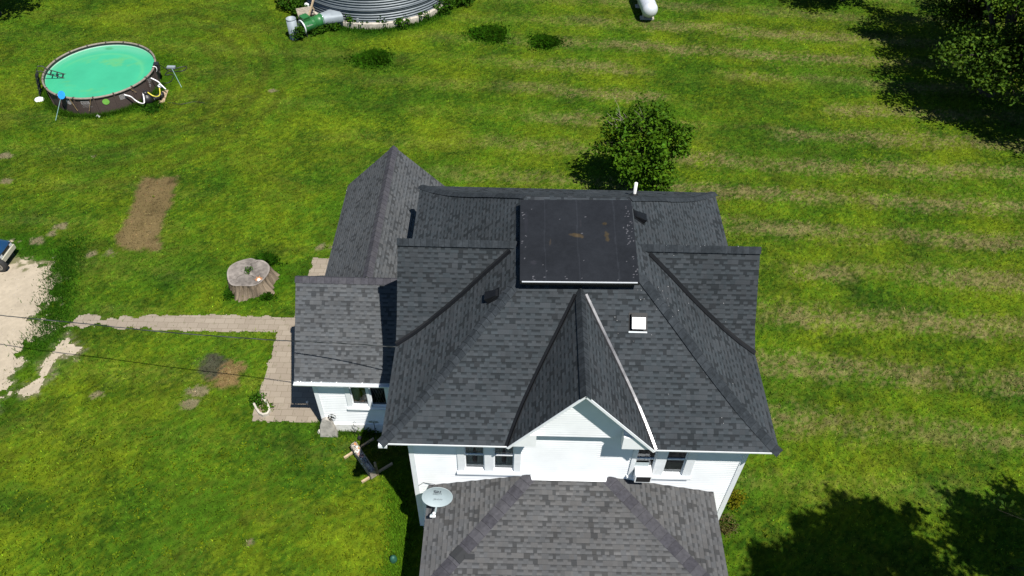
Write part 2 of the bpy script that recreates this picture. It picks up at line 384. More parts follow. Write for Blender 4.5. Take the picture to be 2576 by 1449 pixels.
def lawn_color(x, y):
    x = np.asarray(x, float); y = np.asarray(y, float)
    wx = x+1.2*(fbm(x, y, 3.5, seed=31)-.5); wy = y+.8*(fbm(x, y, 3.5, seed=37)-.5)
    right = smooth(x+.15*y, 3, 10)
    a = fbm(wx, wy, 3.2, seed=1); b = fbm(wx, wy, 1.3, .8, seed=2); c = fbm(x, y, .28, .22, seed=3, o=3)
    wn0 = _tab[(np.abs(x*8731.7+y*411.3)).astype(np.int64) % 512, (np.abs(y*6917.1-x*273.9)).astype(np.int64) % 512]-.5
    g = smooth(a*.75+b*.30+c*.20+wn0*.32, .40, .90)
    wn = _tab[(np.abs(x*9137.7+y*311.3)).astype(np.int64) % 512, (np.abs(y*7717.1-x*173.9)).astype(np.int64) % 512]-.5
    col = GR+(YG-GR)*g[..., None]
    d = smooth(fbm(wx, wy, 1.9, 1.2, seed=5)*.80+c*.3+wn*.36, .46, .88)*.80
    col = col+(DG-col)*d[..., None]
    ol = smooth(fbm(wx, wy, 2.3, 1.1, seed=8)*.72+c*.32-wn*.35, .48, .94)*.6
    col = col+(OL-col)*ol[..., None]
    # dry mowing bands across the field on the right
    band = .5+.5*np.sin((y+.06*x+.9*(fbm(x, y, 6, seed=21)-.5))*2*np.pi/2.55)
    k = smooth(fbm(wx, wy, 1.8, .8, seed=12)*.34+band*.42+c*.30+wn0*.42, .50, .98)
    reg = smooth(fbm(x, y, 7, 5, seed=15), .30, .55)*smooth(y, 11, 17)*(.25+.75*smooth(x, -9, 1))*(1-.5*smooth(y, 40, 46))
    far = smooth(x, -3, 8)
    br = np.clip(k*reg*(.45+.6*far), 0, .85)
    col = col+(BR-col)*br[..., None]
    # round mowing tracks about the pool
    rp = np.hypot(x-POOL_C[0]-.6, y-POOL_C[1]-.4)
    tr = smooth(.5+.5*np.sin(rp*2*np.pi/1.25+2.*fbm(x, y, 3, seed=51)), .45, 1)*smooth(rp, 3, 4.5)*(1-smooth(rp, 8, 11))*smooth(x, -23, -19)
    col = col+(OL*.7-col)*(tr*.45)[..., None]
    # lusher, more saturated growth round the buildings and at the drive
    lush = np.zeros_like(x)
    rs = np.hypot(x+9.1, y-47.4); lush = np.maximum(lush, 1-smooth(rs, 5.2, 6.6))
    lush = np.maximum(lush, .9*(1-smooth(rp, 2.9, 3.6)))
    dd = sdist(x, y, DRIVE); lush = np.maximum(lush, (1-smooth(dd+.8*(c-.5), .3, 1.5))*.95*smooth(27-y, 0, 3))
    lush = np.maximum(lush, .8*(1-smooth(np.hypot(x+10.6, y-21.6), 1.0, 1.8)))
    for (cx, cy), r, h in CLUMPS: lush = np.maximum(lush, 1-smooth(np.hypot(x-cx, (y-cy)*1.1), r*.7, r*1.15))
    hl = np.maximum(np.maximum(-2.9-x, x-6.6), np.maximum(10-y, y-21)); lush = np.maximum(lush, .5*(1-smooth(hl, .1, 1.2)))
    col = col+(np.array((.016, .064, .0015))-col)*(lush*.70)[..., None]
    col = col*((.70+.60*fbm(x, y, .5, seed=41, o=3))*(.55+.9*fbm(x, y, .10, .08, seed=43, o=2)))[..., None]
    # bare and scorched patches
    e = (fbm(x, y, .5, seed=61)-.5)*.75+(c-.5)*.45+wn*.25
    m = 1-smooth(sdist(x, y, PATCH)+e*.6, -.12, .12)
    pc = np.array((.128, .092, .042))*(.70+.6*fbm(x, y, .9, seed=63))[..., None]
    dk = smooth(fbm(x, y, .55, seed=66)*.8+.2*c, .56, .70); pc = pc*(1-.45*dk[..., None])
    col = col+(pc-col)*(m*.95)[..., None]
    m = 1-smooth(sdist(x, y, SCORCH1)+e, -.12, .22); pc = np.array((.045, .040, .032))*(.6+.9*fbm(x, y, .22, seed=67))[..., None]
    col = col+(pc-col)*(m*.88)[..., None]
    m = 1-smooth(sdist(x, y, SCORCH2)+e, -.12, .15); pc = np.array((.155, .103, .045))*(.55+.9*fbm(x, y, .25, seed=69))[..., None]
    col = col+(pc-col)*(m*.92)[..., None]
    for sx, sy, r in SPOTS:
        q = np.hypot((x-sx)*.8, y-sy)/r+e*2.6
        mm = 1-smooth(q, .55, 1.05); col = col+(np.array((.17, .138, .085))*(.8+.4*c)[..., None]-col)*(mm*.85)[..., None]
    bd = bare_mask(x, y); m = (1-smooth(bd+.5*(fbm(x, y, .3, seed=78, o=3)-.5), -.05, .38))*smooth(fbm(x, y, .16, seed=79, o=2)+wn*.5, .30, .75)
    col = col+(np.array((.20, .165, .11))-col)*(m*.75)[..., None]
    return np.clip(col, .002, .9)
def bare_mask(x, y):
    e = (fbm(x, y, .9, seed=71, o=5)-.5)*1.7; e2 = (fbm(x, y, .22, seed=73, o=3)-.5)*1.5
    isl = smooth(fbm(x, y, .8, .5, seed=76, o=4)+.22*smooth(-sdist(x, y, DRIVE), 1.6, .0)*.6+.16*smooth(y, 20.5, 22.3), .70, .82)*.8*(sdist(x, y, DRIVE) > -2.2)
    d = np.minimum(sdist(x, y, DRIVE)+e*.55+e2*.22+isl-.12, sdist(x, y, DRIVE2)+e*.34+e2*.30)
    return d

# ------------------------------------------------------------------ ground
xs = np.concatenate([[-900, -300, -120, -60], np.arange(-42, 42.01, .11), [60, 120, 300, 900]])
ys = np.concatenate([[-600, -200, -60, -20], np.arange(2, 56.01, .11), [80, 150, 400, 1200]])
X, Y = np.meshgrid(xs, ys); nx, ny = len(xs), len(ys)
Zg = np.zeros_like(X)
V = np.stack([X.ravel(), Y.ravel(), Zg.ravel()], 1)
i = np.arange(nx-1); j = np.arange(ny-1); I, J = np.meshgrid(i, j)
b0 = (J*nx+I).ravel(); F = np.stack([b0, b0+1, b0+1+nx, b0+nx], 1)
gc = lawn_color(X.ravel(), Y.ravel()); far_ = np.maximum(smooth(np.abs(X.ravel()), 35, 41), np.maximum(smooth(Y.ravel(), 50, 55), 1-smooth(Y.ravel(), 2.2, 5)))[:, None]
gc = gc+(np.array((.052, .088, .008))-gc)*far_
ground = np_mesh('ground', V, F, M['lawn'], gc, nper=4); ground['kind'] = 'structure'
def sheet(name, x0, x1, y0, y1, st, dfun, cfun, mat, z=.005):
    gx = np.arange(x0, x1, st); gy = np.arange(y0, y1, st); A, B = np.meshgrid(gx, gy); n = len(gx)
    d = dfun(A, B); keep = (d[:-1, :-1]+d[1:, 1:]+d[1:, :-1]+d[:-1, 1:])/4 < 0
    jj, ii = np.nonzero(keep); b = jj*n+ii; Fq = np.stack([b, b+1, b+1+n, b+n], 1)
    us, inv = np.unique(Fq, return_inverse=True)
    Vv = np.stack([A.ravel()[us], B.ravel()[us], np.full(len(us), z)], 1)
    o = np_mesh(name, Vv, inv.reshape(-1, 4), mat, cfun(Vv[:, 0], Vv[:, 1]), nper=4); o['kind'] = 'structure'; return o
def gravel_col(x, y):
    n = fbm(x, y, 1.2, seed=81)[:, None]; f = fbm(x, y, .12, seed=83, o=2)[:, None]
    c = np.array((.33, .28, .21))*(.75+.32*n+.25*f)
    ml = smooth(fbm(x, y, .35, .25, seed=85)+.6*smooth(y, 20.5, 23)-.25*0, .92, 1.08)[:, None]
    return c+(np.array((.06, .07, .015))-c)*ml*.75
sheet('driveway', -34, -15.2, 13.2, 24.5, .06, bare_mask, gravel_col, M['gravel'])
def drive_stones():
    n = 900; x = rng.uniform(-25, -15.4, n*4); y = rng.uniform(14, 23.5, n*4); k = bare_mask(x, y) < .12; x, y = x[k][:n], y[k][:n]; mb = MB()
    for a, b in zip(x, y):
        q = rng.uniform(.012, .04); z = q*rng.uniform(.3, .7); t0 = rng.uniform(0, 6.28); P = [(a+q*rng.uniform(.6, 1.1)*math.cos(t0+c), b+q*rng.uniform(.6, 1.1)*math.sin(t0+c)) for c in (0, 1.3, 2.5, 3.8, 5.)]
        for i_ in range(5): mb.add([(*P[i_], .004), (*P[(i_+1) % 5], .004), (a, b, z+.005)])
    o = mb.build('gravel_stones', M['pebble_dull']); tag(o, 'loose stones scattered over the gravel drive', 'stones', kind='stuff')
def path_d(x, y):
    P1 = [(-17.3, 18.86), (-17.0, 19.50), (-12, 19.68), (-8.6, 19.66), (-8.45, 22.97), (-6.6, 22.97), (-6.5, 14.84), (-9.05, 14.86), (-9.08, 18.86)]
    e = (fbm(x, y, .30, seed=91, o=3)-.5)*.22
    thin = smooth(-x, 12.5, 16.6)*(fbm(x, y, .42, .3, seed=93)-.46)*2.2
    return sdist(x, y, P1)+e+np.clip(thin, -.02, 9)
o = sheet('path', -17.6, -6.4, 14.6, 23.2, .045, path_d, lambda x, y: np.full((len(x), 3), .4), M['paver'])
drive_stones()
# lawn blades (short grass nobody could count)
def blades(n, x0, x1, y0, y1, h0, h1, wd, keep=None, colf=None, zoff=None, name='lawn_grass', mat=None):
    x = rng.uniform(x0, x1, n); y = rng.uniform(y0, y1, n)
    if keep is not None:
        k = keep(x, y); x, y = x[k], y[k]
    n = len(x); col = (colf or lawn_color)(x, y)
    lum = (rng.gamma(3.2, .33, n)+.15)[:, None]; tw = rng.normal(0, .10, (n, 3)); col = np.clip(col*lum*(1+tw), .003, 1)
    a = rng.uniform(0, 2*np.pi, n); t = rng.uniform(.35, 1.15, n); h = rng.uniform(h0, h1, n)
    if zoff is not None: h = h*zoff(x, y)
    bx, by = np.cos(a+1.57)*wd, np.sin(a+1.57)*wd
    V = np.empty((n, 3, 3)); V[:, 0] = np.stack([x-bx, y-by, np.zeros(n)], 1); V[:, 1] = np.stack([x+bx, y+by, np.zeros(n)], 1)
    V[:, 2] = np.stack([x+np.cos(a)*h*np.sin(t), y+np.sin(a)*h*np.sin(t), h*np.cos(t)+.005], 1)
    c = np.repeat(col[:, None, :], 3, 1); c[:, 2] *= 1.12
    return np_mesh(name, V.reshape(-1, 3), np.arange(n*3).reshape(-1, 3), mat or M['blade'], c.reshape(-1, 3))
def keep_lawn(x, y):
    k = np.abs(x) < 17.5+(y-8)*.46
    k &= ~((x > -2.75) & (x < 6.45) & (y > 10.9) & (y < 20.2)) & ~((x > -6.4) & (x < -2.7) & (y > 14.5) & (y < 23.7))
    k &= np.hypot(x-POOL_C[0], y-POOL_C[1]) > POOL_R; k &= np.hypot(x+9.1, y-47.4) > 5.0
    k &= np.hypot(x+10.75, y-21.5) > .78
    pd = path_d(x, y); k &= (pd > 0) | (rng.random(len(x)) < .55*np.exp(-np.abs(pd)/.05))
    bm_ = bare_mask(x, y); rr = rng.random(len(x)); k &= ((bm_ > 0) & (rr < .35+bm_*1.8)) | ((bm_ <= 0) & (rr < .40*np.exp(-np.abs(bm_)/.18)+.010))
    pm = sdist(x, y, PATCH); k &= (pm > -.1) | (rng.random(len(x)) < .5)
    return k
g = blades(620000, -34, 34, 8, 50, .04, .11, .014, keep_lawn)
tag(g, 'short mown lawn grass covering the whole yard', 'grass', kind='stuff')

# ------------------------------------------------------------------ farmhouse
EXPO = .1016
def clap(mb, p0, p1, z0, z1, n, openings=(), clip=None):
    p0 = Vector((*p0, 0)); p1 = Vector((*p1, 0)); L = (p1-p0).length; d = (p1-p0)/L; n = Vector((*n, 0))
    k = 0; z = z0
    while z < z1-1e-4:
        zt = min(z+EXPO, z1)
        segs = [(0, L)]
        if clip:
            a0, a1 = clip(z); b0, b1 = clip(zt)
            if a1-a0 < .01: break
            mb.add([p0+d*a0+n*.014+Vector((0,0,z)), p0+d*a1+n*.014+Vector((0,0,z)), p0+d*b1+Vector((0,0,zt)), p0+d*b0+Vector((0,0,zt))])
            mb.add([p0+d*a0+Vector((0,0,z)), p0+d*a1+Vector((0,0,z)), p0+d*a1+n*.014+Vector((0,0,z)), p0+d*a0+n*.014+Vector((0,0,z))])
        else:
            for (s0, s1, o0, o1) in openings:
                if o0 < zt-.02 and o1 > z+.02:
                    ns = []
                    for a, b in segs:
                        if s1 <= a or s0 >= b: ns.append((a, b)); continue
                        if s0 > a: ns.append((a, s0))
                        if s1 < b: ns.append((s1, b))
                    segs = ns
            for a, b in segs:
                mb.add([p0+d*a+n*.020+Vector((0,0,z)), p0+d*b+n*.020+Vector((0,0,z)), p0+d*b+Vector((0,0,zt)), p0+d*a+Vector((0,0,zt))])
                mb.add([p0+d*a+Vector((0,0,z)), p0+d*b+Vector((0,0,z)), p0+d*b+n*.020+Vector((0,0,z)), p0+d*a+n*.014+Vector((0,0,z))])
        z = zt
XL, XR, YF, YB = -2.70, 6.40, 10.97, 20.16          # wall planes
EL, ER, EF, EB, EZ = -3.29, 6.89, 10.43, 20.70, 5.95 # eave rectangle
house = thing('farmhouse', 'white clapboard farmhouse with dark shingled hip and cross gable roof', 'house', (1.8, 15.5, 0))
def panes(mbc, mbp, mbs, mbk, mbcl, x0, x1, z0, z1, y, double=True):
    # dark room behind, sash bars, glass
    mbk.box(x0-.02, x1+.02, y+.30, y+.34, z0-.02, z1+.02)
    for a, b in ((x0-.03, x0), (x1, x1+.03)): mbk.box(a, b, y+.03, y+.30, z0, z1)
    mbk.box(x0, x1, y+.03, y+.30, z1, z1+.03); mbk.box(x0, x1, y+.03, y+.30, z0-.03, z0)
    mbp.add([(x0, y+.045, z0), (x1, y+.045, z0), (x1, y+.045, z1), (x0, y+.045, z1)])
    s = .035
    mbs.box(x0, x0+s, y+.02, y+.055, z0, z1); mbs.box(x1-s, x1, y+.02, y+.055, z0, z1)
    mbs.box(x0+s, x1-s, y+.02, y+.055, z0, z0+s*1.5); mbs.box(x0+s, x1-s, y+.02, y+.055, z1-s, z1)
    if double: mbs.box(x0+s, x1-s, y+.01, y+.055, (z0+z1)/2-.022, (z0+z1)/2+.022)
def casing(mb, x0, x1, z0, z1, y, openx, cw=.19):
    # flat boards round a mulled group of openings
    e = [x0]+[c for o in openx for c in o]+[x1]
    for k in range(0, len(e), 2): mb.box(e[k], e[k+1], y-.045, y+.03, z0, z1)
    for a, b in openx: mb.box(a, b, y-.045, y+.03, z1-.17, z1)
def window(label, x0, x1, z0, z1, y, ops, curtain=0, double=True):
    f = MB(); p = MB(); s = MB(); k = MB(); c = MB(); sl = MB()
    casing(f, x0, x1, z0, z1, y, ops)
    wo_ = f.build('window', M['trim'], house, label=label)
    for a, b in ops: panes(f, p, s, k, c, a, b, z0+.09, z1-.17, y, double)
    sl.box(x0-.03, x1+.03, y-.10, y+.02, z0-.05, z0+.03)
    for a, b in ops: sl.box(a, b, y-.07, y+.03, z0+.03, z0+.088)
    p.build('pane', M['glass'], wo_); s.build('sash', M['trim'], wo_); k.build('reveal', M['dark'], wo_); sl.build('sill', M['trim'], wo_)
    for q, (a, b) in enumerate(ops):
        c = MB(); zz0, zz1 = z0+.09, z1-.17; n = 14
        if curtain == 1:     # two swags drawn apart at the bottom
            for sgn in (0, 1):
                rows = []
                for r in range(7):
                    t = r/6; z = zz0+.08+(zz1-zz0-.1)*t; w_ = (b-a)*(.36+.14*abs(t-.25)*2)
                    rows.append([((a+w_*j/n) if not sgn else (b-w_*j/n), y+.12+.02*math.sin(j*1.9), z) for j in range(n+1)])
                c.grid(rows)
            c.box(a, b, y+.10, y+.16, zz0+.04, zz0+.16)
            c.build('curtain', M['cloth'], wo_)
        elif curtain == 2:
            for r in range(9): c.box(a+.02, b-.02, y+.10, y+.115, zz0+.02+r*.05, zz0+.058+r*.05)
            c.build('blind', M['blind'], wo_)
        elif curtain == 3:
            rows = []
            for r in range(8):
                t = r/7; z = zz0+(zz1-zz0)*t
                rows.append([(a+(b-a)*(.05+.62*j/n), y+.13+.03*math.sin(j*1.7+t), z) for j in range(n+1)])
            c.grid(rows); c.build('curtain', M['cloth'], wo_)
    return wo_
# main walls
def ginv(h): return float(np.interp(h, [0, .62, 2.60], [.02, .52, 1.62]))+.06
LW = (-1.42, .32); RW = (3.33, 5.06); WZ = (3.72, 5.50)
mb = MB()
D0, D1 = 1.1, 2.1
clap(mb, (XL, YF), (XR, YF), .38, 5.92, (0, -1), [(LW[0]-XL, LW[1]-XL, *WZ), (RW[0]-XL, RW[1]-XL, *WZ), (D0-XL, D1-XL, .3, 2.4), (-.9-XL, .1-XL, 1.0, 2.4), (3.6-XL, 4.6-XL, 1.0, 2.4)])
clap(mb, (XL, YB), (XL, YF), .38, 5.92, (-1, 0)); clap(mb, (XR, YF), (XR, YB), .38, 5.92, (1, 0)); clap(mb, (XR, YB), (XL, YB), .38, 5.92, (0, 1))
for sgn, x in ((-1, XL), (1, XR)):   # gable ends over the side walls
    clap(mb, (x, 13.7) if sgn > 0 else (x, 16.8), (x, 16.8) if sgn > 0 else (x, 13.7), 5.92, 8.35, (sgn, 0), clip=lambda z: (ginv(z-5.9), 3.1-ginv(z-5.9)))
wall = mb.build('wall', M['siding'], house)
for x0, x1, y0, y1 in ((XL-.03, XL+.11, YF-.03, YF+.11), (XR-.11, XR+.03, YF-.03, YF+.11), (XL-.03, XL+.11, YB-.11, YB+.03), (XR-.11, XR+.03, YB-.11, YB+.03)): mb = MB(); mb.box(x0, x1, y0, y1, .33, 5.92); mb.build('corner_board', M['trim'], wall)
mb = MB(); mb.box(XL+.04, XR-.04, YF+.04, YB-.04, -.05, .40); mb.build('foundation', M['rubble'], house)
window('paired sash windows with white swag curtains', *LW, *WZ, YF, ((-1.225, -.675), (-.425, .135)), 1)
window('paired sash windows, one holding the air conditioner', *RW, *WZ, YF, ((3.45, 3.99), (4.27, 4.83)), 2)
window('ground floor window', -.9, .1, 1.0, 2.4, YF, ((-.72, -.08),), 0)
window('ground floor window', 3.6, 4.6, 1.0, 2.4, YF, ((3.78, 4.42),), 0)
mb = MB(); mb.box(D0+.1, D1-.1, YF+.01, YF+.06, .35, 2.25); 
for z0, z1 in ((.55, 1.05), (1.2, 2.1)): mb.box(D0+.25, D1-.25, YF-.005, YF+.01, z0, z1)
dr = mb.build('door', M['trim'], house); mb = MB(); mb.lathe([(.001, 0), (.03, .01), (.03, .04), (.001, .05)], (D1-.2, YF, 1.2), 10, Matrix.Rotation(math.pi/2, 4, 'X')); mb.build('handle', M['galv'], dr)

# --- main roof: concave hip with cross gables
HD = [0, .25, .5, .75, 1., 1.25, 1.5, 1.75, 2., 2.25, 2.5, 2.75, 3.0, 3.25, 3.60]
def hh(d): return float(np.interp(d, [0, .5, 1, 1.5, 2, 2.5, 3.46, 3.6], [0, .26, .57, .95, 1.36, 1.8, 2.60, 2.71]))
def gg(d): return float(np.interp(d, [0, .5, 1.62], [0, .62, 2.60]))
GYF, GYR = 13.63, 15.25
mb = MB(); arc = [0]
for k in range(1, len(HD)): arc.append(arc[-1]+math.hypot(HD[k]-HD[k-1], hh(HD[k])-hh(HD[k-1])))
def ring(d): return (EL+d, ER-d, EF+d, EB-d, EZ+hh(d))
def xv(d, s): x0 = -.05 if s < 0 else 3.69; return x0+(1.755-x0)*hh(d)/2.35-s*.06
for k in range(len(HD)-1):
    a = ring(HD[k]); b = ring(HD[k+1]); v0, v1 = arc[k], arc[k+1]
    for xa0, xa1, xb0, xb1 in (((a[0], xv(HD[k], -1), b[0], xv(HD[k+1], -1)), (xv(HD[k], 1), a[1], xv(HD[k+1], 1), b[1])) if HD[k] < .7 else ((a[0], a[1], b[0], b[1]),)):   # open under the front gable
        mb.add([(xa0,a[2],a[4]),(xa1,a[2],a[4]),(xb1,b[2],b[4]),(xb0,b[2],b[4])], [(xa0,v0),(xa1,v0),(xb1,v1),(xb0,v1)])
    mb.add([(a[1],a[2],a[4]),(a[1],a[3],a[4]),(b[1],b[3],b[4]),(b[1],b[2],b[4])], [(a[2]+40,v0),(a[3]+40,v0),(b[3]+40,v1),(b[2]+40,v1)])
    mb.add([(a[1],a[3],a[4]),(a[0],a[3],a[4]),(b[0],b[3],b[4]),(b[1],b[3],b[4])], [(80-a[1],v0),(80-a[0],v0),(80-b[0],v1),(80-b[1],v1)])
    mb.add([(a[0],a[3],a[4]),(a[0],a[2],a[4]),(b[0],b[2],b[4]),(b[0],b[3],b[4])], [(120-a[3],v0),(120-a[2],v0),(120-b[2],v1),(120-b[3],v1)])
t = ring(HD[-1]); tq = [(t[0],t[2],t[4]),(t[1],t[2],t[4]),(t[1],t[3],t[4]),(t[0],t[3],t[4])]; ci = [(.45, 14.15, 8.70), (2.95, 14.15, 8.70), (2.95, 16.62, 8.70), (.45, 16.62, 8.70)]
for k in range(4): q = [tq[k], tq[(k+1) % 4], ci[(k+1) % 4], ci[k]]; mb.add(q, [((p[0] if k % 2 == 0 else p[1])+40*k, arc[-1]+(0 if i < 2 else .4)) for i, p in enumerate(q)])
# side gables: south and north slopes, concave
GD = [0, .25, .5, .9, 1.26, 1.62]
for xa, xb, xr, s in ((EL, .2, -3.19, 1), (ER, 3.2, 6.72, -1)):
    vv = 0
    for k in range(len(GD)-1):
        d0, d1 = GD[k], GD[k+1]; z0, z1 = EZ+gg(d0)+.004, EZ+gg(d1)+.004; v1 = vv+math.hypot(d1-d0, z1-z0)
        e0 = xa+(xr-xa)*d0/1.62; e1 = xa+(xr-xa)*d1/1.62
        q = [(e0, GYF+d0, z0), (xb, GYF+d0, z0), (xb, GYF+d1, z1), (e1, GYF+d1, z1)]; uv = [(p[0]+7.3, (vv, vv, v1, v1)[i]) for i, p in enumerate(q)]
        mb.add(q if s > 0 else q[::-1], uv if s > 0 else uv[::-1])
        q = [(e0, 2*GYR-GYF-d0, z0), (xb, 2*GYR-GYF-d0, z0), (xb, 2*GYR-GYF-d1, z1), (e1, 2*GYR-GYF-d1, z1)]; uv = [(p[0]+17.3, (vv, vv, v1, v1)[i]) for i, p in enumerate(q)]
        mb.add(q[::-1] if s > 0 else q, uv[::-1] if s > 0 else uv)
        vv = v1
# front gable
FX0, FX1, FXC, FY = -.05, 3.69, 1.755, 10.38
FZ0, FZ1 = 8.30, 8.44
sl = math.hypot(FXC-FX0, FZ0-EZ)
mb.add([(FX0, FY, EZ), (FXC, FY, FZ0), (FXC, 13.9, FZ1), (FX0, 13.9, EZ+.1)], [(0, 0), (0, sl), (3.52, sl), (3.52, 0)])
mb.add([(FX1, FY, EZ), (FX1, 13.9, EZ+.1), (FXC, 13.9, FZ1), (FXC, FY, FZ0)], [(50, 0), (53.52, 0), (53.52, sl), (50, sl)])
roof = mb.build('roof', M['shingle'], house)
# ridge and hip caps
def cap_strip(mb, pts, hw, drop, z=.018, side=None, exp=.16):
    L = 0; P = [Vector(p) for p in pts]; n = len(P)
    for k in range(n-1):
        d = (P[k+1]-P[k]); l = d.length; d.normalize(); x = d.cross(Vector((0,0,1))).normalized()
        st = max(1, int(round(l/exp)))
        for q in range(st):
            a = P[k]+(P[k+1]-P[k])*(q/st); b = P[k]+(P[k+1]-P[k])*((q+1)/st+.02/l)
            ua, ub = Vector((0,0,z+.012)), Vector((0,0,z)); mi = int(rng.choice([0, 0, 1, 1, 2]))
            for sg in (-1, 1):
                o_ = x*sg*hw+Vector((0,0,-drop))*hw
                mb.add([a+ua, b+ub, b+ub+o_, a+ua+o_] if sg > 0 else [a+ua, a+ua+o_, b+ub+o_, b+ub], mi=mi)
                e_ = d*.011; q0, q1 = a+ua-e_, a+ua+o_-e_; dn = Vector((0,0,-.004))     # dark butt edge
                mb.add([q0+dn, a+ua, a+ua+o_, q1+dn] if sg > 0 else [q0+dn, q1+dn, a+ua+o_, a+ua], mi=3)
def hip_pts(sx, sy):
    out = []
    for d in HD: r = ring(d); out.append((r[0] if sx < 0 else r[1], r[2] if sy < 0 else r[3], r[4]))
    return out
for sx in (-1, 1):
    for sy in (-1, 1):
        mb = MB(); cap_strip(mb, hip_pts(sx, sy), .15, .45, z=.022, exp=.25); mb.build('ridge_cap', CAPS, roof)
for a, b in (((-3.2, GYR, 8.555), (.05, GYR, 8.555)), ((6.73, GYR, 8.555), (3.3, GYR, 8.555))):
    mb = MB(); cap_strip(mb, [a, b], .13, 1.2, z=.02); mb.build('ridge_cap', CAPS, roof)
mb = MB(); cap_strip(mb, [(FXC, FY-.01, FZ0), (FXC, 13.7, FZ1-.01)], .13, 1.15, z=.02); mb.build('ridge_cap', CAPS, roof)
# valley metal: follows the intersections
def valley(mb, pts, na, nb, w_=.085, lift=.0):
    rows = []
    for k, p in enumerate(pts):
        p = Vector(p); t = (Vector(pts[min(k+1, len(pts)-1)])-Vector(pts[max(k-1, 0)])).normalized()
        n1, n2 = na(k), nb(k)
        s1 = n1.cross(t).normalized(); s2 = t.cross(n2).normalized()
        if s1.z < 0: s1 = -s1
        if s2.z < 0: s2 = -s2
        rows.append([p+s1*w_+n1*.004, p+s1*w_+n1*.026, p+s1*.012+n1*(.026+lift), p+(n1+n2)*(.012+lift*.4), p+s2*.012+n2*.026, p+s2*w_+n2*.026, p+s2*w_+n2*.004])
    mb.grid(rows)
def dh(d): return (hh(d+.1)-hh(max(0, d-.1)))/(.1+min(d, .1))
for s in (1, -1):
    pts = []; N1 = []; N2 = []
    for d in np.linspace(.02, 3.2, 18):
        z = hh(d)                      # hip side slope inset d
        g = np.interp(z, [gg(q) for q in np.linspace(0, 1.62, 60)], np.linspace(0, 1.62, 60))
        pts.append((EL+d if s > 0 else ER-d, GYF+g, EZ+z+.004)); k1 = dh(d); k2 = (gg(g+.05)-gg(max(0, g-.05)))/(.1 if g > .05 else .05+g)
        N1.append(Vector((-s*k1, 0, 1)).normalized()); N2.append(Vector((0, -k2, 1)).normalized())
    mb = MB(); valley(mb, pts, lambda k: N1[k], lambda k: N2[k], .085, .022); mb.build('valley_flashing', M['flash_black'], roof)
for s in (-1, 1):
    pts = []; N1 = []; N2 = []
    x0 = FX0 if s < 0 else FX1; sp = (FZ0-EZ)/abs(FXC-x0)
    for d in np.linspace(.0, 3.15, 18):
        z = hh(d); yy = EF+d; zr = FZ0+(FZ1-FZ0)*(yy-FY)/3.5; zb = EZ+.1*(yy-FY)/3.5
        q = (EZ+z-zb)/(zr-zb); q = min(max(q, 0), 1)
        pts.append((x0+(FXC-x0)*q, yy, EZ+z)); k1 = dh(d)
        N1.append(Vector((0, -k1, 1)).normalized()); N2.append(Vector((s*sp, 0, 1)).normalized())
    mb = MB(); valley(mb, pts, lambda k: N1[k], lambda k: N2[k], .075, .03 if s < 0 else .0); mb.build('valley_flashing', M['flash_black'] if s < 0 else M['flash_glint'], roof)  # left strip tilted to lose the sun glint, right one in the glint-toned metal
# flat roof deck on a curb
DK = [PZ(u, v, 8.81) for u, v in ((1309, 503), (1588, 503), (1609, 710), (1308, 707))]   # back-left, back-right, front-right, front-left
nU, nV = 130, 130; uu, vv_ = np.meshgrid(np.linspace(0, 1, nU), np.linspace(0, 1, nV))
P = ((1-uu)[..., None]*(1-vv_)[..., None]*DK[0]+uu[..., None]*(1-vv_)[..., None]*DK[1]+uu[..., None]*vv_[..., None]*DK[2]+(1-uu)[..., None]*vv_[..., None]*DK[3])
px, py = uu*3.2, vv_*3.2
dc = np.array((.0140, .0155, .0185))*(.72+.55*fbm(px, py, .8, seed=101)+.25*fbm(px, py, .12, seed=103, o=2))[..., None]
def stain(cx, cy, rx, ry, rot, colr, seed, k=.9):
    global dc
    c, s = math.cos(rot), math.sin(rot); a = (uu-cx)*3.2; b = (vv_-cy)*3.2
    e = np.hypot((a*c+b*s)/rx, (-a*s+b*c)/ry)+(fbm(px, py, .16, seed=seed)-.5)*1.3
    mk = (1-smooth(e, .6, 1.05))*k; dc = dc+(np.array(colr)*(.6+.7*fbm(px, py, .09, seed=seed+1, o=2))[..., None]-dc)*mk[..., None]
stain(.49, .46, .20, .075, .25, (.070, .050, .024), 111, .65); stain(.755, .48, .075, .19, -.08, (.062, .046, .022), 113, .65); stain(.745, .31, .07, .06, 0, (.05, .037, .018), 115, .7)
stain(.26, .54, .022, .20, .05, (.05, .04, .03), 117, .6); stain(.12, .79, .10, .08, 0, (.03, .03, .036), 119, .5); stain(.53, .30, .022, .30, 0, (.024, .024, .028), 121, .5); stain(.05, .3, .06, .5, 0, (.022, .023, .029), 123, .5)
for k in range(70):
    side = rng.random(); cx = rng.choice([rng.uniform(.93, .99), rng.uniform(.01, .06), rng.random()], p=[.55, .15, .3]); cy = rng.uniform(.03, .98) if cx > .9 or cx < .07 else rng.choice([rng.uniform(.93, .98), rng.random()])
    q = np.hypot((uu-cx)*3.2, (vv_-cy)*3.2); dc = np.where((q < rng.uniform(.011, .020))[..., None], np.array((.10, .10, .11)), dc)
for u0 in (.215, .50, .83):   # lap seams
    mk = np.abs(uu-u0-.004*np.sin(vv_*9)) < .0045; dc = np.where(mk[..., None], dc*1.35, dc)
ii, jj = np.meshgrid(np.arange(nU-1), np.arange(nV-1)); bb = (jj*nU+ii).ravel()
Fd = np.stack([bb+nU, bb+nU+1, bb+1, bb], 1)
deck = np_mesh('flat_deck', P.reshape(-1, 3), Fd, M['deckmat'], dc.reshape(-1, 3), roof, 4)
deck.matrix_parent_inverse = Matrix.Identity(4)
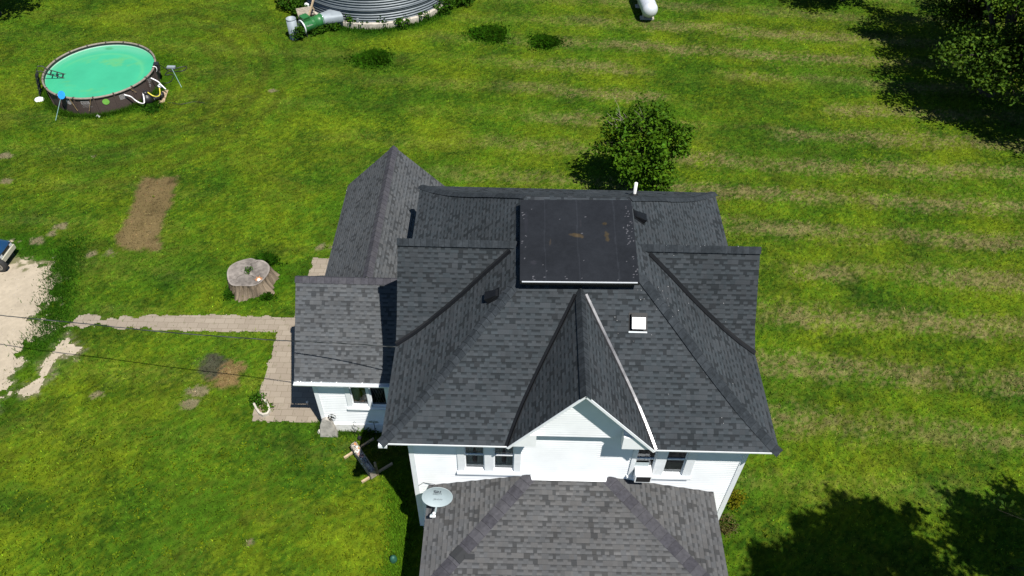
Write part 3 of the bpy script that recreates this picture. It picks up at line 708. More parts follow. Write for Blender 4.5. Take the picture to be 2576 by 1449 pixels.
mb = MB(); lo = [Vector(p)-Vector((0, 0, .11)) for p in DK]; hi = [Vector(p)-Vector((0, 0, .003)) for p in DK]
for k in range(4): mb.add([hi[k], hi[(k+1) % 4], lo[(k+1) % 4], lo[k]])
mb.add(lo); x0, x1 = DK[0][0]+.16, DK[2][0]-.12; mb.box(x0, x1, DK[3][1]+.22, DK[0][1]-.12, 8.2, 8.72)
mb.build('deck_curb', M['black'], roof)
mb = MB(); a = Vector(DK[3])+Vector((.05, -.012, -.012)); b = Vector(DK[2])+Vector((-.05, -.012, -.012)); mb.bar(a, b, .022, .030); mb.build('drip_edge', M['alu'], roof)
# vents
def slope_frame(x, y, normal, up):
    n = Vector(normal).normalized(); u = Vector(up); u = (u-n*u.dot(n)).normalized(); r = u.cross(n).normalized()
    return n, u, r
def roof_z(x, y):
    d = min(x-EL, ER-x, y-EF, EB-y); z = EZ+hh(min(d, 3.25)); return z
def box_vent(x, y, side):
    d = {'l': x-EL, 'r': ER-x, 'f': y-EF}[side]; k = dh(d)
    n = {'l': (-k, 0, 1), 'r': (k, 0, 1), 'f': (0, -k, 1)}[side]; up = {'l': (1, 0, k), 'r': (-1, 0, k), 'f': (0, 1, k)}[side]
    n, u, r = slope_frame(x, y, n, up); c = Vector((x, y, EZ+hh(d)))
    Mx = Matrix(((r.x, u.x, n.x, c.x), (r.y, u.y, n.y, c.y), (r.z, u.z, n.z, c.z), (0, 0, 0, 1)))
    return Mx
def slant_vent(x, y, side):
    Mx = box_vent(x, y, side); mb = MB(); mb.box(-.20, .20, -.20, .22, .003, .012, Mx)
    P = [(-.15,-.17,.02),(.15,-.17,.02),(.12,.19,.02),(-.12,.19,.02),(-.15,-.17,.15),(.15,-.17,.15),(.11,.15,.07),(-.11,.15,.07)]
    P = [Mx @ Vector(p) for p in P]
    for q in ((0,3,2,1),(4,5,6,7),(0,1,5,4),(1,2,6,5),(2,3,7,6),(3,0,4,7)): mb.add([P[i] for i in q])
    v = mb.build('roof_vent', M['flash_black'], roof)
    mb = MB()
    for k in range(7): mb.box(-.13+k*.04, -.125+k*.04+.008, -.185, -.172, .035, .14, Mx)
    mb.build('louvre', M['galv'], v)
for u, v, s in ((1240, 745, 'l'), (1607, 548, 'r')):
    for z in np.linspace(7, 8.45, 300):
        p = PZ(u, v, z); d = (p[0]-EL) if s == 'l' else (ER-p[0])
        if EZ+hh(min(d, 3.4)) <= z: break
    slant_vent(p[0], p[1], s)
for z in np.linspace(7, 8.45, 300):
    p = PZ(1605, 808, z)
    if EZ+hh(min(p[1]-EF, 3.4)) <= z: break
Mx = box_vent(p[0], p[1], 'f'); mb = MB(); mb.box(-.24, .24, -.26, .22, .003, .014, Mx); mb.box(-.19, .19, -.19, .19, .014, .13, Mx)
ev = mb.build('exhaust_vent', M['flash_black'], roof); mb = MB(); mb.box(-.175, .175, -.20, .10, .13, .16, Mx); mb.build('vent_lid', M['alu'], ev)  # white lid colour stands in for sun glint on a black metal lid
ev2 = MB(); ev2.box(-.24, .24, -.30, -.255, .004, .012, Mx); ev2.build('vent_flange', M['galv'], ev)  # pale front strip coloured as the glint on the black flange
for yy in np.linspace(17.5, 20.5, 400):
    p = PY(1595.5, 491, yy)
    if EZ+hh(min(EB-p[1], 3.25)) >= p[2]: break
mb = MB(); mb.lathe([(.055, -.05), (.055, .52), (.045, .52), (.045, .2)], p, 14); pv = mb.build('vent_pipe', M['pvc'], roof, True)
mb = MB(); mb.lathe([(.16, -.03), (.10, .05), (.065, .10)], p, 14); mb.build('pipe_boot', M['black'], pv)
# droppings
mb = MB()
for k in range(70):
    s = rng.random()
    if s < .35: x, y = rng.uniform(3.3, 6.7), GYR+rng.normal(-.05, .05); 
    elif s < .8: x = rng.normal(3.5, .5); y = rng.normal(13.4, .5)
    else: x, y = rng.uniform(1.5, 6.2), rng.uniform(10.8, 14.5)
    d = min(x-EL, ER-x, y-EF, EB-y); z = max(EZ+hh(min(d, 3.25)), (EZ+gg(max(0, 1.62-abs(y-GYR))) if x > 3.3 else 0))+.03
    r = rng.uniform(.006, .012); mb.add([(x+r*math.cos(a), y+r*math.sin(a)*(2.2 if s < .35 else 1), z+(0 if s < .35 else .5*r*math.sin(a))) for a in np.linspace(0, 5.2, 6)])
dp = mb.build('droppings', M['droppings'], roof); dp['kind'] = 'stuff'
# fascia and soffit
mb = MB()
for (x0, x1, y0, y1) in ((EL, FX0-.02, EF-.012, EF+.02), (FX1+.02, ER, EF-.012, EF+.02), (EL+.05, ER-.05, EB-.08, EB-.05), (EL+.05, EL+.08, EF+.02, EB-.02), (ER-.08, ER-.05, EF+.02, EB-.02)): mb = MB(); mb.box(x0, x1, y0, y1, EZ-.055, EZ-.006); mb.build('fascia', M['trim'], house)
mb = MB(); z = EZ-.02
for q in (((EL, EF), (.0, EF), (.0, YF), (XL, YF)), ((3.64, EF), (ER, EF), (XR, YF), (3.64, YF)), ((ER, EF), (ER, EB), (XR, YB), (XR, YF)), ((ER, EB), (EL, EB), (XL, YB), (XR, YB)), ((EL, EB), (EL, EF), (XL, YF), (XL, YB))): mb.add([(x, y, z) for x, y in q])
mb.build('soffit', M['white'], house)
# bent gutter stub hanging at the left front corner
mb = MB(); mb.box(EL-.06, EL+.16, EF-.05, EF+.08, EZ-.16, EZ-.06); mb.bar((EL+.02, EF, EZ-.12), (EL+.45, YF-.1, EZ-.28), .08, .06); mb.build('gutter_end', M['trim'], house)
# pediment gable wall + returns + rake boards
mb = MB(); GP = 10.74
def pcl(z):
    t = (z-EZ)/(FZ0-EZ-.06); return (FX0+(FXC-FX0)*t+.02-FX0, FX1+(FXC-FX1)*t-.02-FX0)
clap(mb, (FX0, GP), (FX1, GP), 6.0, FZ0-.05, (0, -1), clip=pcl)
mb.add([(FX0+.1, GP+.01, 6.0), (FX1-.1, GP+.01, 6.0), (FX1-.1, YF, 6.0), (FX0+.1, YF, 6.0)])
gw = mb.build('gable', M['siding'], house)
for xo, xi, s in ((FX0, .67, 1), (FX1, 2.86, -1)):
    mb = MB(); sp = (FZ0-EZ)/abs(FXC-xo); pr = [(xo, EZ-.02), (xi, EZ-.02), (xi, 6.46), (xo+s*.42, EZ+.42*sp-.03)]
    f = [(x, EF+.01, z) for x, z in pr]; k = [(x, YF+.02, z) for x, z in pr]
    mb.add(f if s > 0 else f[::-1]); 
    for q in range(4): mb.add([f[q], k[q], k[(q+1) % 4], f[(q+1) % 4]])
    mb.build('eave_return', M['white'], gw)
for xo in (FX0, FX1):
    mb = MB(); mb.bar((xo, FY+.005, EZ-.035), (FXC, FY+.005, FZ0-.035), .02, .07); mb.build('rake_board', M['trim'], gw)
mb = MB()
for xo, s in ((FX0, 1), (FX1, -1)):
    mb.add([(xo, FY, EZ-.03), (FXC, FY, FZ0-.03), (FXC, GP, FZ0-.03), (xo, GP, EZ-.03)])
mb.build('rake_soffit', M['white'], gw)

# --- porch roof over the front
PE, PT, PYF = 2.88, 3.62, 7.62
pl, pr_ = -2.31, 5.92; ta, tb = .63, 2.75
mb = MB(); ls = math.hypot(PT-PE, YF-PYF)
mb.add([(pl, PYF, PE), (pr_, PYF, PE), (tb, YF, PT), (ta, YF, PT)], [(pl, 0), (pr_, 0), (tb, ls), (ta, ls)])
l2 = math.hypot(ta-pl, PT-PE)
mb.add([(pl, YF, PE), (pl, PYF, PE), (ta, YF, PT)], [(30-YF, 0), (30-PYF, 0), (30-YF, l2)])
mb.add([(pr_, PYF, PE), (pr_, YF, PE), (tb, YF, PT)], [(60+PYF, 0), (60+YF, 0), (60+YF, l2+.04)])
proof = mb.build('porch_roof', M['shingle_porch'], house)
mb = MB(); cap_strip(mb, [(pl, PYF, PE), (ta, YF-.01, PT)], .19, .22, z=.013, exp=.27); lc = mb.build('ridge_cap', CAPSO, proof)
mb = MB(); cap_strip(mb, [(pr_, PYF, PE), (tb, YF-.01, PT)], .19, .22, z=.013, exp=.27); mb.build('ridge_cap', CAPSO, proof)
a = np.array((pl, PYF, PE)); b = np.array((ta, YF, PT))
mb = MB(); cap_strip(mb, [a+(b-a)*.315, a+(b-a)*.385], .195, .22, z=.034, exp=.3); 
q = a+(b-a)*.36; mb.add([(q[0]+.12, q[1]-.17, q[2]+.012), (q[0]+.40, q[1]-.17, q[2]+.012), (q[0]+.40, q[1]-.03, q[2]+.043), (q[0]+.12, q[1]-.03, q[2]+.043)])
mb.build('ridge_cap', [M['cap_patch']]*3+[M['cap_lip']], proof, label='dark new patch in the pale hip cap')
mb = MB(); mb.box(ta-.02, tb+.05, YF-.045, YF-.016, PT-.02, PT+.06); ks = (PT-PE)/(YF-PYF)
mb.add([(ta+.02, YF-.17, PT-ks*.17+.014), (tb-.02, YF-.17, PT-ks*.17+.014), (tb+.02, YF-.03, PT+.012), (ta-.02, YF-.03, PT+.012)]); mb.build('wall_flashing', M['alu'], proof)
mb = MB(); mb.box(pl+.04, pr_-.04, PYF+.04, YF-.02, PE-.14, PE-.05); mb.build('porch_ceiling', M['white'], house)
for q in ((pl-.01, pr_+.01, PYF-.012, PYF+.02), (pl+.05, pl+.08, PYF+.02, YF), (pr_-.08, pr_-.05, PYF+.02, YF)): mb = MB(); mb.box(*q, PE-.11, PE-.008); mb.build('fascia', M['trim'], proof)
mb = MB(); mb.box(pl+.3, pr_-.3, PYF+.3, YF-.02, .02, .34); mb.build('porch_floor', M['concrete'], house)
for x in (pl+.42, ta+.2, tb, pr_-.42):
    mb = MB(); mb.box(x-.09, x+.09, PYF+.35, PYF+.53, .34, .46); mb.lathe([(.07, .46), (.055, 1.2), (.065, 1.8), (.05, PE-.25), (.08, PE-.2)], (x, PYF+.44, 0), 12); mb.box(x-.09, x+.09, PYF+.35, PYF+.53, PE-.22, PE-.13); mb.build('porch_post', M['trim'], house)

# --- side wing: two crossing gables
WEZ, WRZ, WYE, WYR = 3.20, 5.15, 14.29, 16.95
wx0, wx0r, wx1 = -6.84, -6.98, -2.72
bxl, bxr, bxc, byf = -6.74, -2.77, -4.72, 24.0
mb = MB(); l1 = math.hypot(WRZ-WEZ, WYR-WYE)
mb.add([(wx0, WYE, WEZ), (wx1, WYE, WEZ), (wx1, WYR, WRZ), (wx0r, WYR, WRZ)], [(wx0, 0), (wx1, 0), (wx1, l1), (wx0r, l1)])
l2 = math.hypot(1.95, 1.95)
mb.add([(wx1, WYR+1.97, WEZ), (wx0, WYR+1.97, WEZ), (wx0r, WYR, WRZ), (wx1, WYR, WRZ)], [(20-wx1, 0), (20-wx0, 0), (20-wx0r, l2), (20-wx1, l2)])
l3 = math.hypot(bxc-bxl, WRZ-WEZ)
mb.add([(bxl, byf, WEZ-.03), (bxl, WYR+.2, WEZ-.03), (bxc, WYR+.02, WRZ+.003), (bxc, byf, WRZ+.003)], [(40-byf, 0), (40-WYR-.2, 0), (40-WYR-.02, l3), (40-byf, l3)])
mb.add([(bxr, WYR+.2, WEZ-.03), (bxr, byf, WEZ-.03), (bxc, byf, WRZ+.003), (bxc, WYR+.02, WRZ+.003)], [(70+WYR, 0), (70+byf, 0), (70+byf, l3), (70+WYR, l3)])
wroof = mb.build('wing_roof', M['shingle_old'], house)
mb = MB(); cap_strip(mb, [(bxc, WYR+.1, WRZ), (bxc, byf+.01, WRZ)], .16, .95, z=.022, exp=.24); mb.build('ridge_cap', CAPSO, wroof)
mb = MB(); cap_strip(mb, [(wx0r-.01, WYR, WRZ), (wx1-.03, WYR, WRZ)], .16, .75, z=.022, exp=.24); mb.build('ridge_cap', CAPSO, wroof)
WY, WX = 14.54, -6.39
WW = (-5.40, -3.50, 1.46, 2.88)
mb = MB()
clap(mb, (WX, WY), (XL-.01, WY), .46, 3.14, (0, -1), [(WW[0]-WX, WW[1]-WX, WW[2], WW[3])])
clap(mb, (WX, 23.6), (WX, WY), .46, 3.14, (-1, 0)); clap(mb, (-3.1, 23.6), (WX, 23.6), .46, 3.14, (0, 1)); clap(mb, (-3.1, 20.18), (-3.1, 23.6), .46, 3.14, (1, 0))
clap(mb, (WX, 18.6), (WX, 15.0), 3.14, 4.9, (-1, 0), clip=lambda z: (max(0, (z-3.4)*1.0), 3.6-max(0, (z-3.4)*1.36)))
clap(mb, (-3.1, 23.6), (WX, 23.6), 3.14, 5.0, (0, 1), clip=lambda z: (max(0, (z-3.14)*.92), 3.29-max(0, (z-3.14)*.92)))
wwall = mb.build('wing_wall', M['siding'], house)
for y0, y1 in ((WY-.03, WY+.11), (23.5, 23.63)): mb = MB(); mb.box(WX-.03, WX+.11, y0, y1, .42, 3.14); mb.build('corner_board', M['trim'], wwall)
mb = MB(); mb.box(WX-.02, XL-.02, WY-.06, 23.56, -.05, .47); mb.build('foundation', M['foundation'], house)
window('paired wing windows with pale drapes and a lattice grille', *WW, WY, ((-5.24, -4.70), (-4.61, -4.08)), 0, False)
c = MB(); n = 14
for (fa0, fa1, zt) in ((.0, .30, .98), (.32, .55, .95), (.60, .95, .62)):
    a_, b_ = -5.24, -4.70; rows = []
    for r in range(8):
        t = r/7; z = 1.56+.95*zt*t+.1; rows.append([(a_+(b_-a_)*(fa0+(fa1-fa0)*j/n)+.03*math.sin(t*4+fa0*9), WY+.13+.03*math.sin(j*1.7+t*2), z) for j in range(n+1)])
    c.grid(rows)
o = c.build('curtain', M['cloth'], house); 
c = MB()
for k in range(6):
    x = -4.57+k*.09; c.bar((x, WY+.09, 1.62), (x+.28 if x < -4.35 else x, WY+.09, 2.62), .012, .012); c.bar((x+.2 if x < -4.28 else x, WY+.095, 1.62), (x, WY+.095, 2.62), .012, .012)
c.build('lattice', M['wood_grey'], house)
# gutter on the wing eave: open trough with straps
mb = MB(); gy0, gy1 = WYE-.135, WYE-.012
pf = [(gy1, WEZ-.015), (gy1, WEZ-.11), (gy0+.03, WEZ-.11), (gy0, WEZ-.05), (gy0, WEZ-.015), (gy0-.012, WEZ-.015), (gy0-.014, WEZ-.05), (gy0+.025, WEZ-.122), (gy1+.004, WEZ-.122)]
mb.grid([[(x, y, z) for y, z in pf] for x in (wx0-.01, wx1-.02)])
mb.add([(wx0-.01, y, z) for y, z in pf[:5]])
gt = mb.build('gutter', M['alu'], house)
mb = MB()
for px_ in (52, 112, 358, 578, 925, 1510):
    mb = MB(); p = PY((1150+px_/5.795)*.644, (1450+205/5.795)*.644, WYE-.07); mb.box(p[0]-.015, p[0]+.015, gy0-.012, gy1+.02, WEZ-.018, WEZ-.006); mb.build('gutter_strap', M['white'], gt)
mb = MB(); mb.add([(wx0+.02, WYE+.005, WEZ-.02), (wx1, WYE+.005, WEZ-.02), (wx1, WY, WEZ-.06), (wx0+.02, WY, WEZ-.06)]); mb.build('soffit', M['white'], house)
for a, b in (((wx0+.09, WYE+.01, WEZ-.08), (wx0r+.09, WYR, WRZ-.08)), ((wx0+.09, WYR+1.95, WEZ-.08), (wx0r+.09, WYR, WRZ-.08)), ((bxl, byf-.25, WEZ-.13), (bxc, byf-.25, WRZ-.13)), ((bxr, byf-.25, WEZ-.13), (bxc, byf-.25, WRZ-.13))):
    mb = MB(); mb.bar(a, b, .025, .10); mb.build('rake_board', M['trim'], wroof)

# ------------------------------------------------------------------ lettering helper
def text_polys(s, size, shear=0., bold=0.):
    cu = bpy.data.curves.new('lettering', 'FONT'); cu.body = s; cu.size = size; cu.align_x = 'CENTER'; cu.align_y = 'CENTER'; cu.shear = shear; cu.offset = bold; cu.resolution_u = 2
    o = bpy.data.objects.new('lettering', cu); COL.objects.link(o); bpy.context.view_layer.update()
    me = bpy.data.meshes.new_from_object(o.evaluated_get(bpy.context.evaluated_depsgraph_get()))
    V = [tuple(v.co[:2]) for v in me.vertices]; F = [tuple(p.vertices) for p in me.polygons]
    bpy.data.objects.remove(o); bpy.data.curves.remove(cu); bpy.data.meshes.remove(me)
    return V, F
def put_text(mb, s, size, fn, shear=0., bold=0.):
    V, F = text_polys(s, size, shear, bold); b = len(mb.v)
    mb.v.extend([tuple(map(float, fn(x, y))) for x, y in V])
    for f in F: mb.f.append(tuple(b+i for i in f)); mb.uv.append([(0, 0)]*len(f)); mb.mi.append(0)

# ------------------------------------------------------------------ satellite dish
dc_ = Vector(PZ(1100, 1251, 3.62)); el = math.radians(31); az = math.radians(4)
nrm = Vector((math.sin(az)*math.cos(el), -math.cos(az)*math.cos(el), math.sin(el))); rt = Vector((0,0,1)).cross(nrm).normalized(); upv = nrm.cross(rt).normalized()
roll_ = math.radians(-3); rt, upv = rt*math.cos(roll_)+upv*math.sin(roll_), upv*math.cos(roll_)-rt*math.sin(roll_)
def DD(x, y, z): return dc_+rt*x+upv*y+nrm*z
sat = thing('satellite_dish', 'pale grey oval satellite dish with arm, standing on the porch roof corner', 'satellite dish', (dc_.x, dc_.y+.1, 3.0))
mb = MB(); A, B = .415, .300; rows = []
for r in np.linspace(.02, 1, 9): rows.append([DD(A*r*math.cos(t), B*r*math.sin(t), .075*(r*r-1)) for t in np.linspace(0, 2*np.pi, 41)[:-1]])
mb.grid(rows, True); rows = [[DD(A*r*math.cos(t), B*r*math.sin(t), z) for t in np.linspace(0, 2*np.pi, 41)[:-1]] for r, z in ((1, 0), (1.025, .004), (1.025, -.02), (.9, -.045), (.02, -.1))]
mb.grid(rows, True); ref = mb.build('reflector', M['dish'], sat, True)
mb = MB(); zf = lambda x, y: .075*((x/A)**2+(y/B)**2-1)+.006
lx, ly = .0, .145
N_ = 10
def patch(pts): mb.add([DD(x, y, zf(x, y)) for x, y in pts])
patch([(lx-.10, ly-.045), (lx-.035, ly-.045), (lx-.035, ly+.045), (lx-.10, ly+.045)])
arcp = [(lx-.035+.085*math.sin(t), ly-.003-.042*math.cos(t)) for t in np.linspace(0, math.pi, 9)]; patch([(lx-.035, ly-.045)]+arcp+[(lx-.035, ly+.045)])
patch([(lx+.06, ly+.0), (lx+.10, ly-.045), (lx+.10, ly+.045), (lx+.085, ly+.025)]); patch([(lx-.02, ly-.045), (lx+.10, ly-.045), (lx+.06, ly-.028), (lx+.02, ly-.040)])
put_text(mb, 'DIRECTV', .062, lambda x, y: DD(x+lx, y+ly-.085, zf(x+lx, y+ly-.085)), 0, .001)
put_text(mb, 'SlimLine', .075, lambda x, y: DD(x+.01, y-.10, zf(x, y-.1)), .35)
mb.build('lettering', M['ink'], ref)
mb = MB(); swoosh = [(lx-.09+.10*k/8, ly-.03+.05*math.sin(k/8*2.2)) for k in range(9)]
mb.grid([[DD(x, y+s, zf(x, y)+.003) for x, y in swoosh] for s in (-.006, .008)]); mb.build('emblem', M['dish'], ref)
fe = Vector(PZ(1088, 1300, 3.40))
mb = MB(); a = DD(-.02, -.31, -.02); mb.bar(a, fe+Vector((.06, .10, 0)), .045, .04); mb.bar(fe+Vector((.07, .10, 0)), fe+Vector((-.06, .03, 0)), .05, .04); mb.build('arm', M['dish'], sat)
mb = MB(); mb.lathe([(.001, -.04), (.04, -.03), (.045, .02), (.03, .045), (.001, .05)], fe+Vector((.035, .075, .04)), 14); mb.box(fe.x-.07, fe.x+.08, fe.y-.01, fe.y+.05, fe.z-.03, fe.z+.01); mb.build('feed', M['white'], sat, True)
mb = MB(); ft = (dc_.x+.02, dc_.y+.42, 3.0); mb.tube([(ft[0], ft[1], 2.98), (ft[0], ft[1], 3.25), tuple(DD(0, -.02, -.13))], .028, 10); mb.box(ft[0]-.10, ft[0]+.10, ft[1]-.14, ft[1]+.14, 2.99, 3.03); mb.build('mast', M['galv'], sat)
mb = MB(); mb.tube([(ft[0], ft[1], 3.04), (-2.1, 10.85, 3.12), (-2.45, 10.94, 3.05), (-2.6, 10.94, 2.85)], .008, 5); mb.build('cable', M['cable'], sat)

# ------------------------------------------------------------------ window air conditioner
ac = thing('air_conditioner', 'white window air conditioner poking out of the upper window', 'air conditioner', (3.7, 10.9, 3.85))
mb = MB(); x0, x1, y0, y1, z0, z1 = 3.475, 3.925, 10.66, 11.02, 3.86, 4.19
mb.box(x0, x1, y0, y1, z0, z1); bd = mb.build('casing', M['white'], ac)
bv = bd.modifiers.new('b', 'BEVEL'); bv.width = .012; bv.segments = 2
mb = MB(); mb.box(x0+.03, x1-.03, y0-.008, y0+.01, z0+.04, z1-.04); gl_ = mb.build('grille', M['black'], ac)
mb = MB()
for k in range(3):
    for q in range(2): mb.box(x0+.06+q*.06, x0+.10+q*.06, y0+.10+k*.035, y0+.112+k*.035, z1, z1+.002)
for k in range(4): mb.box(x0+.20+.02*k, x0+.28+.01*k, y0+.09+k*.03, y0+.096+k*.03, z1, z1+.002)
for k in range(2): mb.box(x0+.32+k*.05, x0+.355+k*.05, y0+.05, y0+.07, z1, z1+.002)
mb.build('label', M['print'], ac)
mb = MB(); mb.box(x0-.01, x1-.07, 10.98, 10.99, z1, z1+.18); mb.build('acrylic_panel', M['dish'], ac)

# ------------------------------------------------------------------ swimming pool
PC = Vector((*POOL_C, 0)); R = POOL_R
pool = thing('swimming_pool', 'round above ground pool with brown wicker print wall and green water', 'pool', PC)
def pang(u, v, z=.6):
    p = PZ(u, v, z); return math.atan2(p[1]-PC.y, p[0]-PC.x)
mb = MB(); N = 96
mb.lathe([(R-.03, -.05), (R-.02, .5), (R-.03, POOL_Z-.03)], PC, N); pw = mb.build('wall', M['pool_brown'], pool, True)
ang0 = pang((130+985*.2484)*.644, (120+1160*.2484)*.644)
NP = 18
for k in range(NP):
    a = ang0+2*math.pi*k/NP; M_ = Matrix.Translation(PC) @ Matrix.Rotation(a, 4, 'Z')
    mb = MB(); P0 = [(R-.03, .045), (R+.045, .04)]; mb.box(R-.03, R+.035, -.035, .035, -.02, POOL_Z-.02, M_); mb.build('post', M['pool_brown'], pool)
mb = MB(); rows = []
prof = [(R-.045, POOL_Z-.03), (R-.04, POOL_Z+.012), (R-.0, POOL_Z+.03), (R+.04, POOL_Z+.012), (R+.045, POOL_Z-.04)]
mb.lathe(prof, PC, N); rim = mb.build('rim', M['rim'], pool, True)
mb = MB(); mb.lathe([(R-.04, POOL_Z-.02), (R-.055, POOL_Z-.10), (R-.06, POOL_Z-.22)], PC, N); mb.build('liner_edge', M['black'], pool, True)
for k in range(NP):
    a = ang0+2*math.pi*k/NP; M_ = Matrix.Translation(PC) @ Matrix.Rotation(a, 4, 'Z'); mb = MB(); mb.box(R-.06, R+.055, -.035, .035, POOL_Z-.045, POOL_Z+.036, M_); mb.build('rim_joint', M['pool_brown'], pool)
mb = MB(); mb.lathe([(R-.062, POOL_Z-.135), (R-.068, POOL_Z-.17), (R-.075, POOL_Z-.20)], PC, N); mb.build('liner', M['liner'], pool, True)
WZ_ = POOL_Z-.175
rr_ = np.linspace(0, R-.064, 70); aa = np.linspace(0, 2*np.pi, 181)[:-1]; RR, AA = np.meshgrid(rr_, aa, indexing='ij')
xw, yw = RR*np.cos(AA), RR*np.sin(AA)
wc = np.array((.040, .32, .170))*(.90+.25*fbm(xw+9, yw, .9, seed=131))[..., None]
al = smooth(fbm(xw+3+.5*yw, yw*1.5-.6*xw, 1.9, 1.0, seed=133)*.8+.2*fbm(xw, yw, .25, seed=134), .54, .70)*(1-smooth(np.hypot(xw-.2, yw+.1), 1.5, 2.3))
wc = wc+(np.array((.11, .33, .10))-wc)*(al*.55)[..., None]
# pale liner floor step and wall glimpsed through the water on the far side
rc = np.hypot(xw, yw+.42); st_ = np.exp(-((rc-2.22)/.10)**2)*smooth(yw+.25*xw, -.8, .8); wc = wc+(np.array((.085, .36, .16))-wc)*(st_*.60)[..., None]
fw_ = smooth(rc, 2.28, 2.9)*smooth(yw-.5*xw, .0, 1.6); wc = wc+(np.array((.10, .36, .22))-wc)*(fw_*.75)[..., None]
bl = 1-smooth(np.hypot((xw+.45)/1.5, (yw-2.35)/.9), .10, .19); wc = wc+(np.array((.03, .20, .07))-wc)*(bl*.6)[..., None]
nr, na_ = RR.shape; ii, jj = np.meshgrid(np.arange(nr-1), np.arange(na_), indexing='ij'); b = ii*na_+jj; b2 = ii*na_+(jj+1) % na_
Fq = np.stack([b.ravel(), (b+na_).ravel(), (b2+na_).ravel(), b2.ravel()], 1)
wt = np_mesh('water', np.stack([xw.ravel()+PC.x, yw.ravel()+PC.y, np.full(xw.size, WZ_)], 1), Fq, M['water'], wc.reshape(-1, 3), pool, 4)
def on_wall(a0, zc, off=.006):
    return lambda x, y: (PC.x+(R+off-.02)*math.cos(a0+x/R), PC.y+(R+off-.02)*math.sin(a0+x/R), zc+y)
zw = lambda x, y: ((130+x*.2484)*.644, (120+y*.2484)*.644)
mb = MB(); a0 = pang(*zw(815, 1135), .72); f_ = on_wall(a0, .72)
def frame(hw, hh_, t, f_):
    for q in (((-hw, -hh_), (hw, -hh_+t)), ((-hw, hh_-t), (hw, hh_)), ((-hw, -hh_+t), (-hw+t, hh_-t)), ((hw-t, -hh_+t), (hw, hh_-t))):
        (xa, ya), (xb, yb) = q; ns = 6
        for k in range(ns):
            u0, u1 = xa+(xb-xa)*k/ns, xa+(xb-xa)*(k+1)/ns; mb.add([f_(u0, ya), f_(u1, ya), f_(u1, yb), f_(u0, yb)])
frame(.20, .085, .018, f_); put_text(mb, 'Coleman', .115, f_, 0, .002)
f2 = on_wall(a0, .565); put_text(mb, 'Power Steel', .065, f2); f3 = on_wall(a0+.01, .48); put_text(mb, 'Swim Vista Series II', .06, f3)
a1 = pang(*zw(1470, 1105), .65)
for r in range(7):
    f4 = on_wall(a1, .78-r*.04)
    for q in range(5): mb.add([f4(-.16+q*.065, 0), f4(-.16+q*.065+.05, 0), f4(-.16+q*.065+.05, .022), f4(-.16+q*.065, .022)])
a1 = pang(*zw(1845, 775), .75)
for r in range(5):
    f4 = on_wall(a1, .86-r*.07)
    for q in range(4): mb.add([f4(-.14+q*.08, 0), f4(-.14+q*.08+.03+.03*((q+r) % 2), 0), f4(-.14+q*.08+.03+.03*((q+r) % 2), .03), f4(-.14+q*.08, .03)])
def ringm(f_, r0, r1, n=24):
    for k in range(n):
        t0, t1 = 2*math.pi*k/n, 2*math.pi*(k+1)/n; mb.add([f_(r0*math.cos(t0), r0*math.sin(t0)), f_(r1*math.cos(t0), r1*math.sin(t0)), f_(r1*math.cos(t1), r1*math.sin(t1)), f_(r0*math.cos(t1), r0*math.sin(t1))])
ringm(on_wall(pang(*zw(1868, 868), .45), .45), .06, .08); f4 = on_wall(pang(*zw(1868, 868), .45), .45); mb.add([f4(-.05, -.03), f4(-.03, -.05), f4(.05, .03), f4(.03, .05)])
fb = on_wall(pang(*zw(548, 1130), .70), .70); ringm(fb, .10, .14); mb.add([fb(-.04, -.09), fb(.05, -.09), fb(.02, .08), fb(-.03, .07)]); mb.add([fb(-.09, 0), fb(.09, -.03), fb(.09, .0), fb(-.09, .03)])
mb.build('lettering', M['print'], pw)
mb = MB(); fl = on_wall(pang(*zw(1142, 1115), .66), .66, .02); n = 28; mb.add([fl(.165*math.cos(2*math.pi*k/n), .165*math.sin(2*math.pi*k/n)) for k in range(n)]); mb.build('porthole', M['lime'], pool)
ask = pang(397, 170, .8); M_ = Matrix.Translation(PC) @ Matrix.Rotation(ask, 4, 'Z')
mb = MB(); mb.box(R-.06, R+.20, -.16, .16, POOL_Z-.30, POOL_Z+.05, M_); sk = mb.build('skimmer', M['black'], pool); bv = sk.modifiers.new('b', 'BEVEL'); bv.width = .03; bv.segments = 2
# white towel clip on rim
# ropes
for (u, v, u2, v2) in ((572, 1070, 670, 1300), (905, 1075, 855, 1320), (1485, 890, 1530, 1000)):
    aA, aB = pang(*zw(u, v), .95), pang(*zw(u2, v2), .25); zb = .25 if v2 > 1200 else .62; n = 12
    pts = [(PC.x+(R+.05)*math.cos(aA+(aB-aA)*t), PC.y+(R+.05)*math.sin(aA+(aB-aA)*t), .97+(zb-.97)*t+.03*math.sin(t*14)) for t in np.linspace(0, 1, n)]
    mb = MB(); mb.tube(pts, .011, 5); mb.build('rope', M['rope'], pool)
# ladder
la = pang(112, 190, 1.0); lad = thing('pool_ladder', 'black A frame ladder straddling the left side of the pool rim', 'ladder', (PC.x+(R+.45)*math.cos(la), PC.y+(R+.45)*math.sin(la), 0))
def LP(r, s, z): return (PC.x+r*math.cos(la)-s*math.sin(la), PC.y+r*math.sin(la)+s*math.cos(la), z)
for s in (-.25, .25):
    mb = MB(); mb.tube([LP(R+.50, s, 0), LP(R+.22, s, 1.25), LP(R+.10, s, 1.42), LP(R-.10, s, 1.40), LP(R-.28, s*.9, 1.20), LP(R-.85, s*.8, .90), LP(R-1.15, s*.8, .74)], .026, 8); mb.build('rail', M['black'], lad, True)
for k in range(4):
    t = (k+.5)/4; mb = MB(); r = R+.50-.28*t; mb.box(-.05, .05, -.25, .25, -.02, .02, Matrix.Translation(LP(r, 0, 1.2*t)) @ Matrix.Rotation(la, 4, 'Z')); mb.build('step', M['black'], lad)
